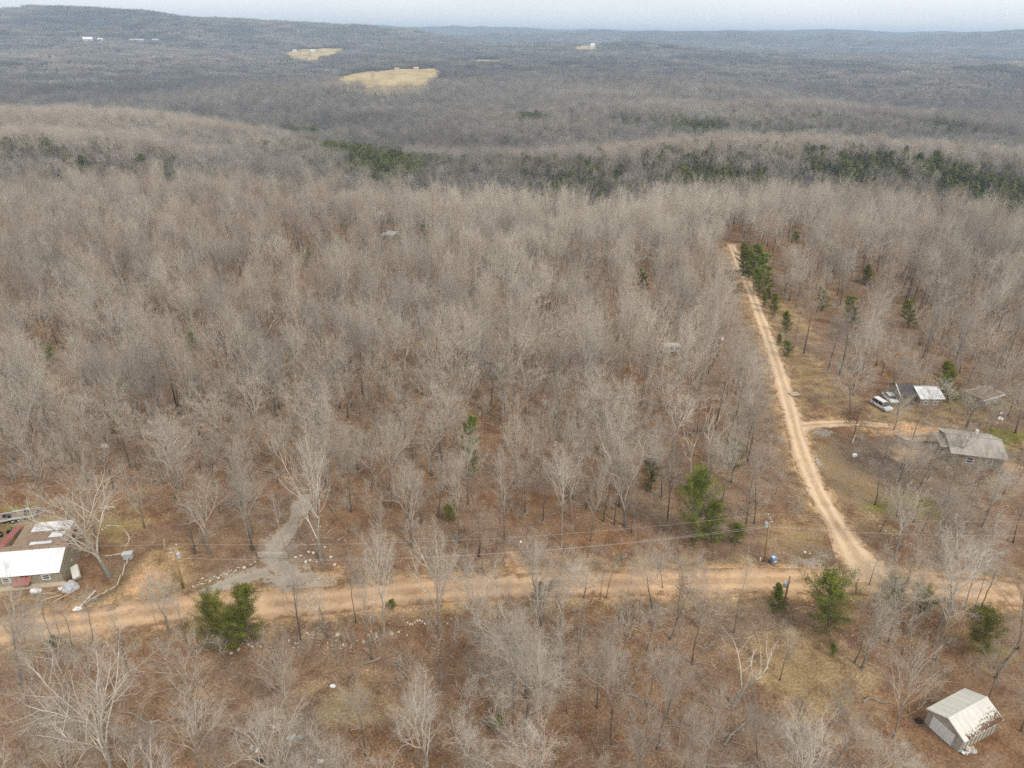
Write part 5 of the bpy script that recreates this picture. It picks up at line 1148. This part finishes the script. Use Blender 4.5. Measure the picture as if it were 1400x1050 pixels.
def shade_at(x, y):
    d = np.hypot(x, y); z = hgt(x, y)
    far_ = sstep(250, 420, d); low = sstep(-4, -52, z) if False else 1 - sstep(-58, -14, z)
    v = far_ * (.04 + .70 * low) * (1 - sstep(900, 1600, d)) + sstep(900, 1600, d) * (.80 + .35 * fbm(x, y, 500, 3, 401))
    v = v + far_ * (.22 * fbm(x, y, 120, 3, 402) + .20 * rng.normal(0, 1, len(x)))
    v = v - .8 * np.exp(-(((x - 25) / 75) ** 2 + ((y - 285) / 38) ** 2)) * (z > -30)  # crest trees kept undarkened, sunlight put into their colour
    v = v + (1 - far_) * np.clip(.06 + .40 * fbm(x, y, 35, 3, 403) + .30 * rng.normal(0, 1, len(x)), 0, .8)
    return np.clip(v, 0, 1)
PX, PY, PI, PS, PT = [], [], [], [], []
def push(x, y, idx, s, hs=None, tint=None):
    PX.append(x); PY.append(y); PI.append(idx); s = np.asarray(s); hs = s if hs is None else hs
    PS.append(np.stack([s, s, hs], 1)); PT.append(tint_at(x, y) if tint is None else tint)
# the rest of the near plateau
n = len(rest_x); ii = rng.integers(0, 7, n); dd_ = np.hypot(rest_x, rest_y)
wide = rng.random(n) < .16; hs_ = rng.uniform(.60, 1.0, n) * np.where(wide, .82, 1)
push(rest_x, rest_y, ii, rng.uniform(.55, .88, n) * np.where(wide, 1.35, 1), hs_)
# understorey saplings in the near woods
ux, uy = jitter_grid(-300, 300, 36, 330, 5.6, 9)
k = infrustum(ux, uy, 12) & free(ux, uy, 1.0) & (rng.random(len(ux)) < .5) & ~blocks(ux, uy, 6.0, OPEN); ux, uy = ux[k], uy[k]
n = len(ux); push(ux, uy, rng.integers(5, 7, n), rng.uniform(.3, .6, n), rng.uniform(.3, .62, n))
# beyond the plateau edge
# evergreen belts
BELT = [((240, 165), (330, 178), (420, 185), (470, 205), (530, 235)), ((555, 225), (570, 232)), ((720, 232), (760, 240), (820, 245)), ((940, 238), (1000, 240)), ((1150, 246), (1200, 249), (1290, 259), (1400, 276)), ((0, 100), (80, 115), (60, 122)),
        ((870, 170), (960, 178), (1090, 178)), ((590, 110), (640, 108), (690, 104)), ((1150, 106), (1200, 110)), ((310, 82), (350, 88)), ((1120, 168), (1180, 172)), ((1250, 170), (1290, 180)), ((840, 140), (900, 146)), ((40, 95), (130, 112)), ((700, 160), (760, 170))]
BL = [np.array([hit(*q, 8) for q in L]) for L in BELT]
def belt(x, y):
    v = np.zeros(len(x))
    for L in BL:
        w = 12 + .030 * np.hypot(*L.mean(0)); v = np.maximum(v, np.exp(-(dist_line(x, y, L) / w) ** 2) * np.clip(.75 + 1.1 * fbm(x, y, 60, 2, 66), 0, 1))
    return v
EX, EY = [], []
def ring(d0, d1, s, lo, hi, smin, smax, seed, patch=False):
    X, Y = jitter_grid(-d1 * .82, d1 * .82, max(60, d0 * .75), d1, s, seed)
    d = np.hypot(X, Y); ye = np.interp(X, EDGE[:, 0], EDGE[:, 1])
    k = infrustum(X, Y, 25, .80) & (d >= d0) & (d < d1) & ((Y > ye + 60) | (d > 420)) & ~in_fields(X, Y)
    X, Y = X[k], Y[k]
    g = fbm(X, Y, 160, 3, 55); k = rng.random(len(X)) < (.93 + .35 * g); X, Y = X[k], Y[k]
    b = belt(X, Y) if not patch else np.zeros(len(X)); ev = rng.random(len(X)) < b * 1.15 + (.03 + .30 * np.clip(fbm(X, Y, 200, 3, 91), 0, 1) if not patch else 0)
    EX.append(X[ev]); EY.append(Y[ev]); X, Y = X[~ev], Y[~ev]
    n = len(X); push(X, Y, rng.integers(lo, hi, n), rng.uniform(smin, smax, n) * (1.0 if lo == 0 else 1.12), rng.uniform(smin, smax, n))
ring(200, 560, 5.2, 0, 5, .62, .92, 11)
ring(560, 1150, 6.2, 7, 12, .66, .95, 12)
ring(1150, 1900, 8.0, 7, 12, .85, 1.15, 13)
ring(1900, 3600, 28, 12, 16, .85, 1.05, 14, True)
ring(3600, 7500, 46, 12, 16, 1.3, 1.6, 15, True)
ex, ey = jitter_grid(-2900, 2900, 1200, 3600, 34, 61); k = infrustum(ex, ey, 20, .8) & (np.hypot(ex, ey) > 1500) & ~in_fields(ex, ey) & (fbm(ex, ey, 260, 3, 92) > .12)
EX.append(ex[k]); EY.append(ey[k])
X = np.concatenate(PX); Y = np.concatenate(PY); n = len(X)
print('woodland instances', n)
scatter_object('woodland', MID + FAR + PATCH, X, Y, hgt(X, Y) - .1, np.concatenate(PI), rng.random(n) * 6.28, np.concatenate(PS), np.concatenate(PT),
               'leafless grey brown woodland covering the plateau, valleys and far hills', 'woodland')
X = np.concatenate(EX); Y = np.concatenate(EY); n = len(X); s = rng.uniform(.95, 1.5, n)
print('evergreens', n)
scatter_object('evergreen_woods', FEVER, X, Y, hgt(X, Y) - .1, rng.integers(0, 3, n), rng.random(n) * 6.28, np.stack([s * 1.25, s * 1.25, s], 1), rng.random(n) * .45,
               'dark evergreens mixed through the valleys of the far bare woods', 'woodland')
bx, by = jitter_grid(-260, 260, 36, 250, 2.9, 19)
k = infrustum(bx, by, 8) & free(bx, by, -1.5); bx, by = bx[k], by[k]
mY = np.interp(bx, MAIN[:, 0], MAIN[:, 1])
dens = np.where(by < mY, .55, .42) + .5 * fbm(bx, by, 14, 3, 88)
k = rng.random(len(bx)) < dens; bx, by = bx[k], by[k]; n = len(bx); s = rng.uniform(.35, 1.15, n)
print('brush', n)
scatter_object('undergrowth', BRUSH, bx, by, hgt(bx, by) - .03, rng.integers(0, 4, n), rng.random(n) * 6.28, np.stack([s * 1.2, s * 1.2, s], 1), np.clip(rng.normal(.42, .22, n), 0, 1),
               'bare twiggy brush growing over the leaf-covered ground', 'brush')

TW = []
for i in range(4):
    g = Geo(); rs = np.random.default_rng(220 + i); n = 16
    p0 = np.concatenate([rs.normal(0, 1.3, (n, 2)), np.full((n, 1), .03)], 1); a_ = rs.random(n) * 6.28; L = rs.uniform(.4, 1.8, n)
    d = np.stack([np.cos(a_), np.sin(a_), rs.uniform(0, .12, n)], 1); spikes(g, p0, p0 + d * L[:, None], rs.uniform(.012, .035, n), np.full(n, .7)); 
    q = nrm(d + rs.normal(0, .5, d.shape) * np.array([1, 1, .15])); q[:, 2] = np.abs(q[:, 2]); spikes(g, p0 + d * L[:, None] * .5, p0 + d * L[:, None] * .5 + q * .5, np.full(n, .012), np.full(n, .8))
    TW.append((g.mesh('fallen_twigs', [M_BARK]), 1, 1))
tx_, ty_ = jitter_grid(-230, 230, 36, 190, 2.6, 29); k = infrustum(tx_, ty_, 6) & free(tx_, ty_, -1.2) & (rng.random(len(tx_)) < .55); tx_, ty_ = tx_[k], ty_[k]; n = len(tx_); s_ = rng.uniform(.6, 1.3, n)
scatter_object('fallen_twigs', TW, tx_, ty_, hgt(tx_, ty_), rng.integers(0, 4, n), rng.random(n) * 6.28, np.stack([s_, s_, s_], 1), np.clip(rng.normal(.5, .25, n), 0, 1),
               'fallen twigs and small branches scattered over the leaf litter', 'twigs')

# ------------------------------------------------------------------ air
zlo, zhi = float(GZ.min()) - 1, max(float(GZ.max()) + 26, H + 20)
hz = MB().box((0, 3000, (zlo + zhi) / 2), (47000, 47000, zhi - zlo))
m = bpy.data.materials.new('haze'); m.use_nodes = True; t = m.node_tree; t.nodes.clear()
vo = t.nodes.new('ShaderNodeVolumePrincipled'); mo = t.nodes.new('ShaderNodeOutputMaterial')
vo.inputs['Color'].default_value = (.62, .80, 1, 1); vo.inputs['Density'].default_value = 1.4e-4; vo.inputs['Anisotropy'].default_value = .2
t.links.new(vo.outputs[0], mo.inputs['Volume'])
o = hz.obj('haze', m); o['kind'] = 'stuff'
